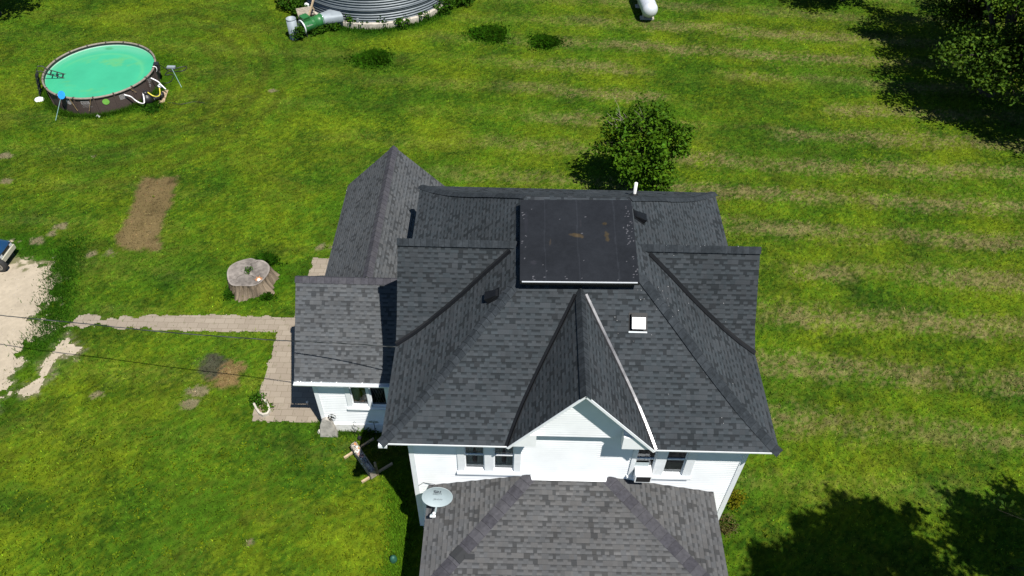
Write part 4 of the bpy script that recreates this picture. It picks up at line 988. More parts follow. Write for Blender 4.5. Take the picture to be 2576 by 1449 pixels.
for k in range(3):
    t = (k+.5)/2.6; mb = MB(); r = R-.32-.62*t; mb.box(-.03, .03, -.22, .22, -.012, .012, Matrix.Translation(LP(r, 0, 1.18-.33*t)) @ Matrix.Rotation(la, 4, 'Z')); mb.build('step', M['black'], lad)
# skimmer net leaning on the rim
npb, npt = Vector(PZ(140, 303, 0)), Vector(PZ(152, 250, 1.0))
net = thing('pool_net', 'bright blue leaf net on a pale pole leaning against the pool front', 'net', npb)
mb = MB(); d_ = (npt-npb).normalized(); mb.tube([npb, npt], .014, 6); mb.build('pole', M['pole_pale'], net)
mb = MB(); sx = d_.cross(Vector((0, 1, 0))).normalized(); rows = []
nn = Vector((.2, -.85, .5)).normalized()
for t in np.linspace(0, 1, 6): rows.append([npt+d_*(.02+.44*(.5+.5*math.sin(a))*(1-.15*t))*1.+sx*(.17*math.cos(a)*(1-.3*t))-nn*.12*t*t for a in np.linspace(0, 2*np.pi, 17)[:-1]])
mb.grid(rows, True); mb.add(rows[-1]); mb.add(rows[0][::-1]); mb.build('scoop', M['blue_net'], net, True)
# filter, pump, hoses
fp = Vector(PZ(377, 263, 0)); fil = thing('sand_filter', 'round black sand filter tank in long grass beside the pool', 'pool filter', fp)
mb = MB(); mb.lathe([(.20, 0), (.22, .06), (.20, .12), (.27, .22), (.30, .36), (.27, .50), (.16, .60), (.10, .63), (.10, .70), (.001, .71)], fp, 28); mb.build('tank', M['black'], fil, True)
mb = MB(); mb.lathe([(.13, .66), (.13, .76), (.06, .80), (.001, .80)], fp, 16); mb.bar(fp+Vector((-.02, 0, .80)), fp+Vector((-.12, .1, .86)), .03, .03); mb.build('valve', M['black'], fil, True)
pp = Vector(PZ(401, 250, 0)); pmp = thing('pool_pump', 'black pool pump with its silver motor on a brown board', 'pump', pp)
mb = MB(); Mr = Matrix.Translation(pp+Vector((0, 0, .17))) @ Matrix.Rotation(math.radians(55), 4, 'Z') @ Matrix.Rotation(math.pi/2, 4, 'Y')
mb.lathe([(.001, -.28), (.10, -.28), (.12, -.1), (.12, .12), (.14, .13), (.14, .24), (.001, .26)], (0, 0, 0), 18, Mr); mb.box(pp.x-.16, pp.x+.16, pp.y-.1, pp.y+.1, .012, .06); mb.build('motor', M['black'], pmp, True)
mb = MB(); mb.lathe([(.13, .0), (.13, .1), (.09, .12), (.001, .12)], pp+Vector((.10, .22, .14)), 16); mb.build('strainer', M['black'], pmp, True)
mb = MB(); mb.lathe([(.001, -.30), (.07, -.29), (.08, -.28)], (0, 0, 0), 14, Mr); mb.build('motor_cap', M['galv'], pmp)
bp_ = [PZ(u, v, .0) for u, v in ((398, 262), (414, 256), (424, 226), (407, 230))]
mb = MB(); mb.add([(p[0], p[1], .012) for p in bp_]); mb.add([(p[0], p[1], 0.) for p in bp_][::-1])
for k in range(4): a, b = bp_[k], bp_[(k+1) % 4]; mb.add([(a[0], a[1], 0), (b[0], b[1], 0), (b[0], b[1], .012), (a[0], a[1], .012)])
tag(mb.build('board', M['cardboard']), 'brown board lying under the pool pump', 'board')
def hose(name, label, pts, r, mat, cat='hose', n=8):
    P = [Vector(p) for p in pts]; out = []
    for k in range(len(P)-1):
        p0, p1, p2, p3 = P[max(k-1, 0)], P[k], P[k+1], P[min(k+2, len(P)-1)]
        for t in np.linspace(0, 1, 7)[:-1]:
            out.append(.5*((2*p1)+(-p0+p2)*t+(2*p0-5*p1+4*p2-p3)*t*t+(-p0+3*p1-3*p2+p3)*t**3))
    out.append(P[-1]); mb = MB(); mb.tube(out, r, n); o = mb.build(name, mat, None, True); return tag(o, label, cat)
wa = lambda u, v, z: (PC.x+(R+.06)*math.cos(pang(u, v, z)), PC.y+(R+.06)*math.sin(pang(u, v, z)), z)
hose('hose', 'white hose running from the pool wall down to the sand filter', [wa(*zw(1425, 1000), .78), PZ(*zw(1530, 1035), .66), PZ(*zw(1600, 1090), .42), PZ(*zw(1680, 1135), .30), PZ(*zw(1745, 1130), .45), fp+Vector((-.12, 0, .72))], .032, M['hose_white'])
hose('hose', 'white hose from the pool side reaching the pump strainer', [wa(*zw(1905, 750), .80), PZ(*zw(1960, 800), .62), PZ(*zw(2020, 860), .40), PZ(*zw(2085, 920), .30)], .032, M['hose_white'])
hose('hose', 'short yellow hose looping between the sand filter and the pump', [fp+Vector((.12, .02, .72)), PZ(*zw(1880, 1022), .62), PZ(*zw(1950, 1035), .45), PZ(*zw(1992, 1000), .38), PZ(*zw(1985, 905), .40)], .030, M['hose_yellow'])
mb = MB(); q = PZ(*zw(1990, 870), .25); mb.lathe([(.001, -.1), (.10, -.08), (.11, .06), (.05, .10), (.001, .10)], q, 12); tag(mb.build('chlorinator', M['white'], None, True), 'small white canister between the pool wall and yellow hose', 'canister')
hose('hose', 'white looped strap hanging over the pool rim on its right', [PZ(*zw(1880, 565), 1.05), PZ(*zw(1925, 570), 1.03), PZ(*zw(1945, 610), .9), PZ(*zw(1940, 645), .75)], .018, M['hose_white'], 'strap')
z0_ = .03
zc = lambda x, y: ((560+x*240/756)*.644, (220+y*240/756)*.644)
hose('hose', 'black hose loosely coiled on grass right of the pool', [PZ(*zc(190, 100), .5), PZ(*zc(260, 140), .1), PZ(*zc(330, 185), z0_), PZ(*zc(400, 185), z0_), PZ(*zc(480, 180), z0_), PZ(*zc(530, 150), z0_), PZ(*zc(520, 125), z0_), PZ(*zc(450, 135), z0_), PZ(*zc(390, 155), z0_), PZ(*zc(300, 190), z0_), PZ(*zc(270, 230), z0_), PZ(*zc(330, 225), z0_), PZ(*zc(370, 235), z0_), PZ(*zc(345, 300), z0_), PZ(*zc(290, 330), z0_), PZ(*zc(240, 325), z0_)], .022, M['black'])
hose('extension_lead', 'thin black lead lying on grass below the pool pump', [PZ(*zc(300, 570), .02), PZ(*zc(370, 575), .02), PZ(*zc(450, 590), .02), PZ(*zc(540, 575), .02), PZ(*zc(620, 560), .02), PZ(*zc(700, 565), .02), PZ(*zc(756, 575), .02)], .014, M['black'], 'lead')
v0 = Vector(PZ(*zc(345, 140), .05)); v1 = Vector(PZ(*zc(470, 380), .05))
vh = thing('pool_brush', 'pale blue vacuum head on a long pole lying beside the black hose', 'pool brush', v0)
mb = MB(); mb.tube([v0, v1], .013, 6); mb.build('pole', M['pole_pale'], vh); mb = MB(); mb.box(-.22, .22, -.10, .10, .0, .08, Matrix.Translation(v0)); b_ = mb.build('head', M['galv_light'], vh); bv = b_.modifiers.new('b', 'BEVEL'); bv.width = .03
def lump(name, label, cat, p, sx, sy, sz, mat, seed):
    r_ = random.Random(seed); mb = MB(); rows = []
    for i in range(7):
        t = i/6*math.pi/2; rows.append([(p[0]+sx*math.cos(t)*math.cos(a)*(1+r_.uniform(-.15, .15)), p[1]+sy*math.cos(t)*math.sin(a)*(1+r_.uniform(-.15, .15)), p[2]+sz*math.sin(t)*(1+r_.uniform(-.2, .2))) for a in np.linspace(0, 2*np.pi, 15)[:-1]])
    mb.grid(rows, True); mb.add(rows[-1]); return tag(mb.build(name, mat, None, True), label, cat)
lump('bag', 'crumpled white bag on grass beside the ladder foot', 'bag', PZ(100, 251, 0), .26, .20, .12, M['white'], 3)
lump('litter', 'small white scrap lying in grass before the pool', 'litter', PZ(247, 293, 0), .12, .08, .08, M['white'], 4)

# ------------------------------------------------------------------ leaf cards
def leaves(n_cl, per, centre_fn, leaf, spread, base, var, name, parent=None, up=.3, mat=None, asp=.62):
    V = []; C_ = []
    cen = np.array([centre_fn() for _ in range(n_cl)]); n = n_cl*per
    c = np.repeat(cen, per, 0)+rng.normal(0, spread, (n, 3))
    cl = np.repeat(rng.uniform(1-var, 1+var, n_cl), per)*rng.uniform(1-var*.6, 1+var*.6, n)
    d = rng.normal(0, 1, (n, 3)); d[:, 2] *= .6; d /= np.linalg.norm(d, axis=1)[:, None]
    nn_ = rng.normal(0, 1, (n, 3)); nn_[:, 2] += up*2.5; s = np.cross(d, nn_); s /= np.linalg.norm(s, axis=1)[:, None]+1e-9
    L = leaf*rng.uniform(.6, 1.35, n)[:, None]; w_ = L*asp*.5
    fold = np.cross(s, d)*L*.12
    P = np.empty((n, 4, 3)); P[:, 0] = c-d*L*.5; P[:, 1] = c+s*w_+fold; P[:, 2] = c+d*L*.5; P[:, 3] = c-s*w_+fold
    low = c[:, 2] < .02; P[low, :, 2] += .05; P[:, :, 2] = np.maximum(P[:, :, 2], .004)
    b = np.array(base); hue = rng.uniform(0, 1, n)[:, None]; colr = (b*(1-hue)+b*np.array((1.5, 1.15, .7))*hue)*cl[:, None]
    colr = np.repeat(np.clip(colr, .003, .9)[:, None, :], 4, 1)
    return np_mesh(name, P.reshape(-1, 3), np.arange(n*4).reshape(-1, 4), mat or M['leaf'], colr.reshape(-1, 3), parent, 4)
def ell(blobs, shell=.55):
    wts = np.array([b[3]*b[4]*b[5] for b in blobs])**.72; wts = wts/wts.sum()
    def f():
        b = blobs[rng.choice(len(blobs), p=wts)]; d = rng.normal(0, 1, 3); d /= np.linalg.norm(d); r = rng.uniform(shell, 1)**.6
        return np.array((b[0]+d[0]*r*b[3], b[1]+d[1]*r*b[4], b[2]+d[2]*r*b[5]))
    return f
def tree(name, label, base, blobs, n_cl, per, leaf, spread, colr, group=None, trunk_r=.2, lean=None, shell=.45, fork=1.6, cat='tree', up=.3):
    t = thing(name, label, cat, base, group); more = []
    for b in blobs:
        if b[3] < .8: continue
        for q in range(9):
            d = rng.normal(0, 1, 3); d /= np.linalg.norm(d); k_ = rng.uniform(.22, .38); more.append((b[0]+d[0]*b[3]*1.15, b[1]+d[1]*b[4]*1.15, b[2]+d[2]*b[5]*1.1, b[3]*k_, b[4]*k_, b[5]*k_))
    leaves(n_cl, per, ell(list(blobs)+more, shell), leaf, spread, colr, .35, 'crown', t, up)
    mb = MB(); B0 = Vector(base); top = Vector((np.mean([b[0] for b in blobs]), np.mean([b[1] for b in blobs]), np.mean([b[2] for b in blobs]))); fk = Vector((B0.x+(top.x-B0.x)*.35, B0.y+(top.y-B0.y)*.35, fork))
    mb.tube([B0-Vector((0, 0, .1)), B0+Vector((.0, 0, .25)), (B0+fk)/2+Vector((.04, .03, 0)), fk], [trunk_r*1.5, trunk_r*1.1, trunk_r*.95, trunk_r*.85], 10)
    for b in blobs:
        kk = min(1., b[3]/1.0)**1.5*(.3 if b[3] < .35 and b[2] < 3.2 else 1.); e = Vector(b[:3]); mid = (fk+e)/2+Vector((rng.normal(0, .15), rng.normal(0, .15), .2)); mb.tube([fk-Vector((0, 0, .1)), mid, e, e+Vector((rng.normal(0, .3*b[3]), rng.normal(0, .3*b[4]), .6*b[5]))], [trunk_r*.6*kk, trunk_r*.4*kk, trunk_r*.2*kk, trunk_r*.05*kk], 7)
        for q in range(5):
            d = Vector(rng.normal(0, 1, 3)).normalized(); mb.tube([mid.lerp(e, .4+.12*q), e+Vector((d.x*b[3], d.y*b[4], d.z*b[5]))*.9], [trunk_r*.14*kk, trunk_r*.03*kk], 5, False)
    mb.build('trunk', M['bark'], t, True); return t
# small leafy tree behind the house
bx, by = 5.55, 28.0
small = tree('small_tree', 'small round leafy tree behind the house roof', (bx, by, 0),
     [(5.5, 28, 2.45, 1.45, 1.35, 1.4), (6.5, 27.9, 2.9, 1.0, 1.0, 1.15), (4.55, 28.05, 2.9, .95, .9, .9), (5.6, 28.1, 3.85, .9, .9, .65), (6.1, 27.8, 1.3, 1.0, 1., .8), (5.35, 28.1, 4.6, .28, .3, .45), (7.2, 27.9, 2.2, .40, .4, .35), (3.75, 28.1, 2.5, .35, .35, .3)],
     330, 30, .17, .15, (.042, .108, .008), trunk_r=.13, shell=.5, fork=.7)
mb = MB()
for k in range(26):
    a = Vector((rng.uniform(4.2, 5.6), 28.1, rng.uniform(2.6, 3.8))); e = a+Vector((rng.uniform(-.9, .2), rng.uniform(-.3, .4), rng.uniform(.5, 1.0)))
    mb.tube([a, a.lerp(e, .5)+Vector((.05, 0, .08)), e], [.014, .009, .004], 4, False)
mb.build('dead_twigs', M['wood_grey'], small)
# big trees on the right edge and beyond the frame
def shadow_blob(sx, sy, z, r, rz=None): return (sx+.3125*z, sy-.411*z, z, r, r, rz or r*.8)
TG = 'large trees round the yard'
tree('tree', 'broad leafy tree with leaning trunk at the upper right edge of the yard', (25.6, 37.0, 0),
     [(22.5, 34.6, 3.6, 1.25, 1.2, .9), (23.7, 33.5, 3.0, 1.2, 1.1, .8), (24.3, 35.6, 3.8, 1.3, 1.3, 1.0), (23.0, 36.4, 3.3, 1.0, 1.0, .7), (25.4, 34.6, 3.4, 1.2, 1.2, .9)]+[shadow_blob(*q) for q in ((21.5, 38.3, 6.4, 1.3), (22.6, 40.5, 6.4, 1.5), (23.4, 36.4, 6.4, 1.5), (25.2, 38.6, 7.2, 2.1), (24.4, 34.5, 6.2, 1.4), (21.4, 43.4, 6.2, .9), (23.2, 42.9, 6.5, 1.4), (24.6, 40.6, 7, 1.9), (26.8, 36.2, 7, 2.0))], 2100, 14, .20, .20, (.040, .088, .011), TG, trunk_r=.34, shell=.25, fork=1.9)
tree('tree', 'shady tree just outside the right edge below the leaning one', (29.2, 31.2, 0),
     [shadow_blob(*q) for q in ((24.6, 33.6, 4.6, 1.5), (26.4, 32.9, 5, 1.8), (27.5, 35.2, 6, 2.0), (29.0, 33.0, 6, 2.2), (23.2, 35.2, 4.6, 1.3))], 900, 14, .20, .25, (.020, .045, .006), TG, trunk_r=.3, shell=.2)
tree('tree', 'dark tree in the upper right corner behind the leaning one', (27.4, 43.6, 0),
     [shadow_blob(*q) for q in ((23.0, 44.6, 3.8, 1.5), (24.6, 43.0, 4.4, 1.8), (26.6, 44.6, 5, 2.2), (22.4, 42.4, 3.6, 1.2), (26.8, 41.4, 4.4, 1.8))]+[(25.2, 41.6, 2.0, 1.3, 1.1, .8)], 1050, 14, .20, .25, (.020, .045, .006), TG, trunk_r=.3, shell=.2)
tree('tree', 'tree beyond the top edge whose shadow tip falls on the far lawn', (20.6, 47.6, 0),
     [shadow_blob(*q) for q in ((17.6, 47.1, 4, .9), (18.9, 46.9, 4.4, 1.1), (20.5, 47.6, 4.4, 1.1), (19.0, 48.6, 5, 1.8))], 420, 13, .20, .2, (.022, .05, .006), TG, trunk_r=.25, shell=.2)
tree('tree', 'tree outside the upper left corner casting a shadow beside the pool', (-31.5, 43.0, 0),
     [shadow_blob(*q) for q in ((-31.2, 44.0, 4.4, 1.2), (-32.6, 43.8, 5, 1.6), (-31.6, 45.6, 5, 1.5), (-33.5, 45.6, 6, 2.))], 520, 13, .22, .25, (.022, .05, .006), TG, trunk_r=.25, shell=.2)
tree('maple_tree', 'tall maple outside the lower right corner shading the side lawn', (13.6, 4.0, 0),
     [shadow_blob(*q) for q in ((8.0, 9.4, 13, .75), (9.0, 10.0, 12.5, .95), (10.3, 10.9, 11.5, 1.0), (11.4, 11.5, 11, .95), (12.1, 10.8, 10.5, 1.1), (9.4, 8.4, 12.5, 1.8), (11.4, 8.9, 11.5, 2.0), (12.9, 9.4, 10.5, 1.1), (7.4, 8.6, 13, .7), (8.5, 9.0, 13, 1.1), (10.2, 9.6, 12, 1.5), (11.6, 6.8, 12, 2.0))], 2600, 14, .22, .13, (.022, .055, .006), TG, trunk_r=.42, shell=.15, fork=5.)
tree('maple_tree', 'second maple past the right edge with a few sprigs reaching into view', (19.5, 6.0, 0),
     [shadow_blob(*q) for q in ((15.0, 12.1, 8.6, .8), (16.3, 12.0, 8.6, .9), (17.8, 11.6, 8.2, 1.1), (15.6, 10.6, 8.8, 1.2), (14.6, 11.0, 9.2, .8), (17.2, 9.8, 8.8, 1.8), (15.2, 8.8, 9.6, 1.2), (19.4, 11.6, 8, 1.7), (16.6, 7.8, 9.4, 2.0))]+[tuple(PZ(2512, 1283, 2.6))+(.22, .22, .12), tuple(PZ(2546, 1428, 2.6))+(.30, .25, .12), tuple(PZ(2572, 1280, 2.8))+(.12, .15, .1), tuple(PZ(2450, 1447, 3.))+(.12, .1, .1)], 2300, 14, .19, .12, (.024, .062, .009), TG, trunk_r=.38, shell=.15, fork=4.)

# ------------------------------------------------------------------ tufts and weeds
def tuft(name, label, c, r, h, n, colr, cat='grass clump', group=None, kind=None, wd=.012, lean=.55):
    a = rng.uniform(0, 2*np.pi, n); q = np.minimum(np.abs(rng.normal(0, .48, n)), 1.25)*r*(1+.25*np.sin(3*a+c[0])); x = c[0]+q*np.cos(a); y = c[1]+q*np.sin(a)*.85
    hh_ = h*rng.uniform(.45, 1.1, n)*(1-.6*np.minimum(q/r, 1.)**1.5); b = rng.uniform(0, 2*np.pi, n); t = rng.uniform(.1, lean*1.8, n)
    V = np.empty((n, 4, 3)); bx_, by_ = np.cos(b+1.57)*wd, np.sin(b+1.57)*wd
    V[:, 0] = np.stack([x-bx_, y-by_, np.zeros(n)], 1); V[:, 1] = np.stack([x+bx_, y+by_, np.zeros(n)], 1)
    mx = np.stack([x+np.cos(b)*hh_*.35*np.sin(t*.5), y+np.sin(b)*hh_*.35*np.sin(t*.5), hh_*.6], 1)
    V[:, 1] = V[:, 1]; V[:, 2] = np.stack([x+np.cos(b)*hh_*np.sin(t), y+np.sin(b)*hh_*np.sin(t), hh_*np.cos(t)], 1); V[:, 3] = mx-np.stack([bx_, by_, 0*bx_], 1)
    cc = np.array(colr)*rng.uniform(.6, 1.5, n)[:, None]*(1+rng.normal(0, .1, (n, 3))); cc = np.repeat(np.clip(cc, .003, 1)[:, None], 4, 1); cc[:, 2] *= 1.2
    o = np_mesh(name, V.reshape(-1, 3), np.arange(n*4).reshape(-1, 4), M['blade'], cc.reshape(-1, 3), None, 4)
    return tag(o, label, cat, group, kind)
for (c, r, h), lb in zip(CLUMPS, ('wide clump of tall dark grass left of the others on the far lawn', 'middle clump of tall dark grass below the grain bin', 'narrow clump of tall dark grass nearest the propane tank')):
    tuft('grass_clump', lb, c, r, h*.62, 2300, (.026, .078, .003), group='tall grass clumps on the far lawn', wd=.015, lean=.8)
tuft('grass_clump', 'tall grass growing behind the old tree stump', PZ(670, 660)[:2], .55, .45, 900, (.030, .095, .005))
tuft('grass_clump', 'grass tuft against the left foot of the tree stump', PZ(583, 742)[:2], .40, .30, 500, (.028, .085, .005))
tuft('grass_clump', 'grass tuft in front of the tree stump on its right', PZ(672, 748)[:2], .40, .26, 500, (.030, .09, .005))
tuft('grass_clump', 'lush grass around the sand filter', PZ(383, 272)[:2], .8, .30, 900, (.028, .09, .006))
for k, a in enumerate(np.linspace(-2.75, -.55, 9)):
    pass
V_ = []
def ring_tufts():
    n = 5200; a = rng.uniform(-3.3, .1, n); q = R+.05+np.abs(rng.normal(0, .16, n)); x = PC.x+q*np.cos(a); y = PC.y+q*np.sin(a)
    return x, y
n = 5200; x, y = ring_tufts(); b = rng.uniform(0, 6.28, n); t = rng.uniform(.1, .9, n); h = rng.uniform(.10, .30, n)
V = np.empty((n, 3, 3)); V[:, 0] = np.stack([x-.012*np.sin(b), y+.012*np.cos(b), 0*x], 1); V[:, 1] = np.stack([x+.012*np.sin(b), y-.012*np.cos(b), 0*x], 1); V[:, 2] = np.stack([x+np.cos(b)*h*np.sin(t), y+np.sin(b)*h*np.sin(t), h*np.cos(t)], 1)
cc = np.repeat((np.array((.032, .085, .005))*rng.uniform(.6, 1.5, n)[:, None])[:, None], 3, 1)
tag(np_mesh('pool_edge_grass', V.reshape(-1, 3), np.arange(n*3).reshape(-1, 3), M['blade'], cc.reshape(-1, 3)), 'uncut grass fringe around the foot of the pool', 'grass', kind='stuff')
def fringe(name, label, pts, wdt, n, h0, h1, colr):
    P = np.array(pts, float); seg = np.hypot(*(P[1:]-P[:-1]).T); cum = np.r_[0, np.cumsum(seg)]; s = rng.uniform(0, cum[-1], n)
    x = np.interp(s, cum, P[:, 0])+rng.normal(0, wdt, n); y = np.interp(s, cum, P[:, 1])+rng.normal(0, wdt, n)
    b = rng.uniform(0, 6.28, n); t = rng.uniform(.1, 1., n); h = rng.uniform(h0, h1, n); V = np.empty((n, 3, 3))
    V[:, 0] = np.stack([x-.013*np.sin(b), y+.013*np.cos(b), 0*x], 1); V[:, 1] = np.stack([x+.013*np.sin(b), y-.013*np.cos(b), 0*x], 1); V[:, 2] = np.stack([x+np.cos(b)*h*np.sin(t), y+np.sin(b)*h*np.sin(t), h*np.cos(t)], 1)
    cc = np.repeat((np.array(colr)*rng.uniform(.6, 1.6, n)[:, None])[:, None], 3, 1)
    return tag(np_mesh(name, V.reshape(-1, 3), np.arange(n*3).reshape(-1, 3), M['blade'], cc.reshape(-1, 3)), label, 'grass', kind='stuff')
fringe('border_grass', 'longer grass strip along the left wall of the house', [PZ(u, v)[:2] for u, v in ((985, 1225), (1000, 1270), (1005, 1330), (1000, 1390), (990, 1449), (985, 1500))], .20, 3600, .08, .24, (.075, .165, .008))
fringe('wing_grass', 'longer grass along the foot of the white side wing', [PZ(u, v)[:2] for u, v in ((800, 1075), (850, 1085), (900, 1082), (950, 1078), (990, 1070))], .12, 2200, .10, .28, (.042, .100, .007))
fringe('drive_grass', 'thick dark grass along the edge of the gravel drive', [PZ(u, v)[:2] for u, v in ((190, 610), (165, 660), (150, 720), (140, 780), (120, 830), (90, 870))], .38, 5200, .08, .22, (.022, .070, .004))
fringe('bin_grass', 'rough uncut grass along the foot of the bin slab', [(-9.15+5.25*math.cos(a), 47.4+5.25*math.sin(a)) for a in np.linspace(-2.7, -.6, 14)], .20, 3600, .12, .38, (.022, .075, .004))
def lawn_spot():
    while True:
        x, y = (rng.uniform(-16, -3.4), rng.uniform(9, 14.2)) if rng.random() < .6 else (rng.uniform(-24, 20), rng.uniform(11, 36))
        if keep_lawn(np.array([x]), np.array([y]))[0]: return np.array((x, y, .04))
tag(leaves(620, 7, lawn_spot, .07, .06, (.075, .125, .006), .35, 'clover', None, .9), 'scattered clover and plantain rosettes in the mown lawn', 'clover', kind='stuff')
# broad-leaved weeds by the bin
def weed(label, p, r, h, n_cl, leaf=.14, colr=(.024, .075, .006), group=None, name='weed', cat='weed'):
    f = ell([(p[0], p[1], h*.45, r, r, h*.5)], .3); o = leaves(n_cl, 12, f, leaf, .07, colr, .35, name, None, .5); return tag(o, label, cat, group, 'stuff' if n_cl > 50 or 'low' in label else None)
weed('big leafy weed at the foot of the upright metal tube', PZ(752, 96)[:2], .45, .9, 60)
weed('leafy weeds beside the brown panel at the top edge', PZ(735, 18)[:2], .9, 1.1, 150)
weed('leafy weeds behind the green fan housing', PZ(762, 34)[:2], .7, .9, 90)
weed('low weeds below the green fan housing', PZ(792, 78)[:2], .7, .5, 90)
weed('low weeds below the fan duct and bin slab', PZ(825, 68)[:2], .8, .5, 90)
weed('tall spiky weed against the bin slab, left one', PZ(885, 66)[:2], .3, .8, 30)
weed('weed against the bin slab near its lowest point', PZ(917, 68)[:2], .35, .5, 30)
weed('tall weed against the bin slab, second from right', PZ(965, 66)[:2], .35, .8, 35)
weed('low weeds along the bin slab', PZ(1010, 66)[:2], .5, .6, 40)
weed('weed at the right curve of the bin slab', PZ(1063, 48)[:2], .45, .6, 40)
weed('bushy weeds at the right end of the bin slab', PZ(1115, 28)[:2], .7, .9, 90)
weed('bushy weeds at the top edge right of the bin', PZ(1160, 6)[:2], .9, .9, 110)
weed('yellowish weeds along the right wall of the house', PZ(1838, 1255)[:2], .40, .35, 60, .07, (.085, .10, .006))
weed('low dry weeds by the right corner of the porch roof', PZ(1824, 1325)[:2], .35, .30, 45, .06, (.07, .07, .03))
weed('weeds spilling over the curved edging beside the paving', PZ(648, 1010)[:2], .30, .22, 28, .09, (.024, .075, .006))
weed('green plant growing inside the curved edging', PZ(672, 1029)[:2], .16, .16, 20, .08, (.038, .095, .007))
weed('vine growing low along the wing foundation', PZ(930, 1078)[:2], .35, .35, 45, .08, (.034, .09, .006))

# ------------------------------------------------------------------ grain bin and its fan
BC = Vector((-9.15, 47.4, 0)); BR_ = 4.90
bin_ = thing('grain_bin', 'round corrugated steel grain bin on a concrete slab', 'grain bin', BC)
mb = MB(); mb.lathe([(BR_+.20, -.05), (BR_+.20, .33), (BR_+.17, .36), (0.01, .36)], BC, 96); mb.build('slab', M['concrete'], bin_)
def corr(z0, z1, r0):
    pr = []; z = z0; k = 0
    while z < z1: pr.append((r0+.034*math.sin(z*2*math.pi/.155), z)); z += .0125
    return pr
mb = MB(); mb.lathe([(BR_+.03, .362), (BR_+.03, .40)]+corr(.40, 1.05, BR_), BC, 110); mb.build('lower_ring', M['corr'], bin_, True)
mb = MB(); mb.lathe([(BR_+.02, 1.05), (BR_+.07, 1.06), (BR_+.075, 1.10), (BR_-.02, 1.13)]+corr(1.13, 5.5, BR_-.03), BC, 110); mb.build('upper_ring', M['corr'], bin_, True)
mb = MB(); mb.lathe([(BR_+.12, 5.45), (.5, 8.0), (.5, 8.3), (.01, 8.35)], BC, 64); mb.build('roof', M['galv'], bin_)
for u, v in ((911, 74), (937, 74), (925, 76), (1092, 74), (1255, 28)):
    a = math.atan2(PZ((1000+u*.388)*.644 if False else u*0+ (1000+u*1000/2576)*.644, v*1000/2576*.644, .45)[1]-BC.y, PZ((1000+u*1000/2576)*.644, v*1000/2576*.644, .45)[0]-BC.x)
    mb = MB(); Mr = Matrix.Translation(BC) @ Matrix.Rotation(a, 4, 'Z'); mb.box(BR_+.0, BR_+.13, -.06, .06, .37, .60, Mr); mb.build('anchor_bracket', M['galv'], bin_)
# aeration fan
f0, f1 = Vector((-12.66, 41.42, .52)), Vector((-11.72, 42.28, .56)); ax = (f1-f0).normalized()
fan = thing('aeration_fan', 'green aeration fan housing joined to the bin by a tin duct', 'fan', ((f0.x+f1.x)/2, (f0.y+f1.y)/2, 0))
q_ = ax.to_track_quat('Z', 'Y').to_matrix().to_4x4()
Lf = (f1-f0).length
def flathe(prof, mat, name, n=28, sm=True):
    mb = MB(); mb.lathe(prof, f0, n, q_); return mb.build(name, mat, fan, sm)
body = flathe([(.33, .05), (.35, .06), (.35, .60), (.38, .61), (.38, .64), (.33, .65), (.33, .69), (.38, .70), (.38, .73), (.35, .74), (.35, Lf), (.38, Lf+.01), (.38, Lf+.05), (.25, Lf+.05)], M['green_paint'], 'housing')
flathe([(.25, .16), (.33, .05), (.40, -.02), (.42, -.02), (.42, .05), (.36, .08)], M['alu'], 'inlet_ring'); flathe([(.001, .17), (.33, .16)], M['black'], 'inlet')
mb = MB(); Mb = Matrix.Translation(f0) @ Matrix(((ax.x, -ax.y, 0, 0), (ax.y, ax.x, 0, 0), (0, 0, 1, 0), (0, 0, 0, 1)))
mb.box(.12, .52, -.16, .30, .28, .54, Mb); bx_ = mb.build('control_box', M['green_paint'], fan); mb = MB(); mb.box(.09, .55, -.19, .33, .54, .57, Mb); mb.build('lid', M['green_paint'], bx_)
mb = MB()
for s in (.08, .66, Lf+.03):
    for t in (-.3, .3): mb = MB(); mb.bar(tuple(Mb @ Vector((s, t*.8, -.22))), tuple(Mb @ Vector((s, t*1.1, -.54))), .04, .04); mb.build('leg', M['black'], fan)
def fw(s0, r=.355):   # writing on the side towards the yard
    def f(x, y):
        al = -1.15+ y/r; p = Mb @ Vector((s0+x, math.sin(al)*r*1., math.cos(al)*r)); return p
    return f
mb = MB(); put_text(mb, 'Caldwell', .13, fw(.36), .35, .0); put_text(mb, 'Caldwell', .13, fw(1.02), .35, .0); mb.build('lettering', M['print'], body)
d1 = Vector((BC.x-1.6, BC.y-4.55, .62)); mb = MB(); rows = []
for t in np.linspace(0, 1, 5):
    c = f1+ax*.05+(d1-f1)*t; hw = .36+.30*t; hz = .36-.10*t; px_ = (d1-f1).cross(Vector((0, 0, 1))).normalized()
    k = 6-4.*t
    rows.append([c+px_*hw*math.copysign(abs(math.cos(a))**(1-.6*t), math.cos(a))+Vector((0, 0, hz*math.copysign(abs(math.sin(a))**(1-.6*t), math.sin(a)))) for a in np.linspace(0, 2*np.pi, 25)[:-1]])
mb.grid(rows, True); mb.build('duct', M['galv_light'], fan, True)
tp = Vector(PZ(738, 101, 0)); tp.z = 0
tube = thing('metal_tube', 'open galvanised tube standing upright at the end of the green fan', 'metal tube', tp+Vector((.03, .25, 0)))
mb = MB(); mb.lathe([(.28, 0), (.28, 1.22), (.265, 1.22), (.265, .2)], tp+Vector((.03, .25, 0)), 28); mb.build('shell', M['galv_light'], tube, True)
mb = MB(); mb.lathe([(.285, 1.19), (.295, 1.20), (.285, 1.225)], tp+Vector((.03, .25, 0)), 28); mb.build('collar', M['galv'], tube, True)
zz = lambda x, y: ((1050+x*400/2576)*.644, (y*400/2576)*.644)
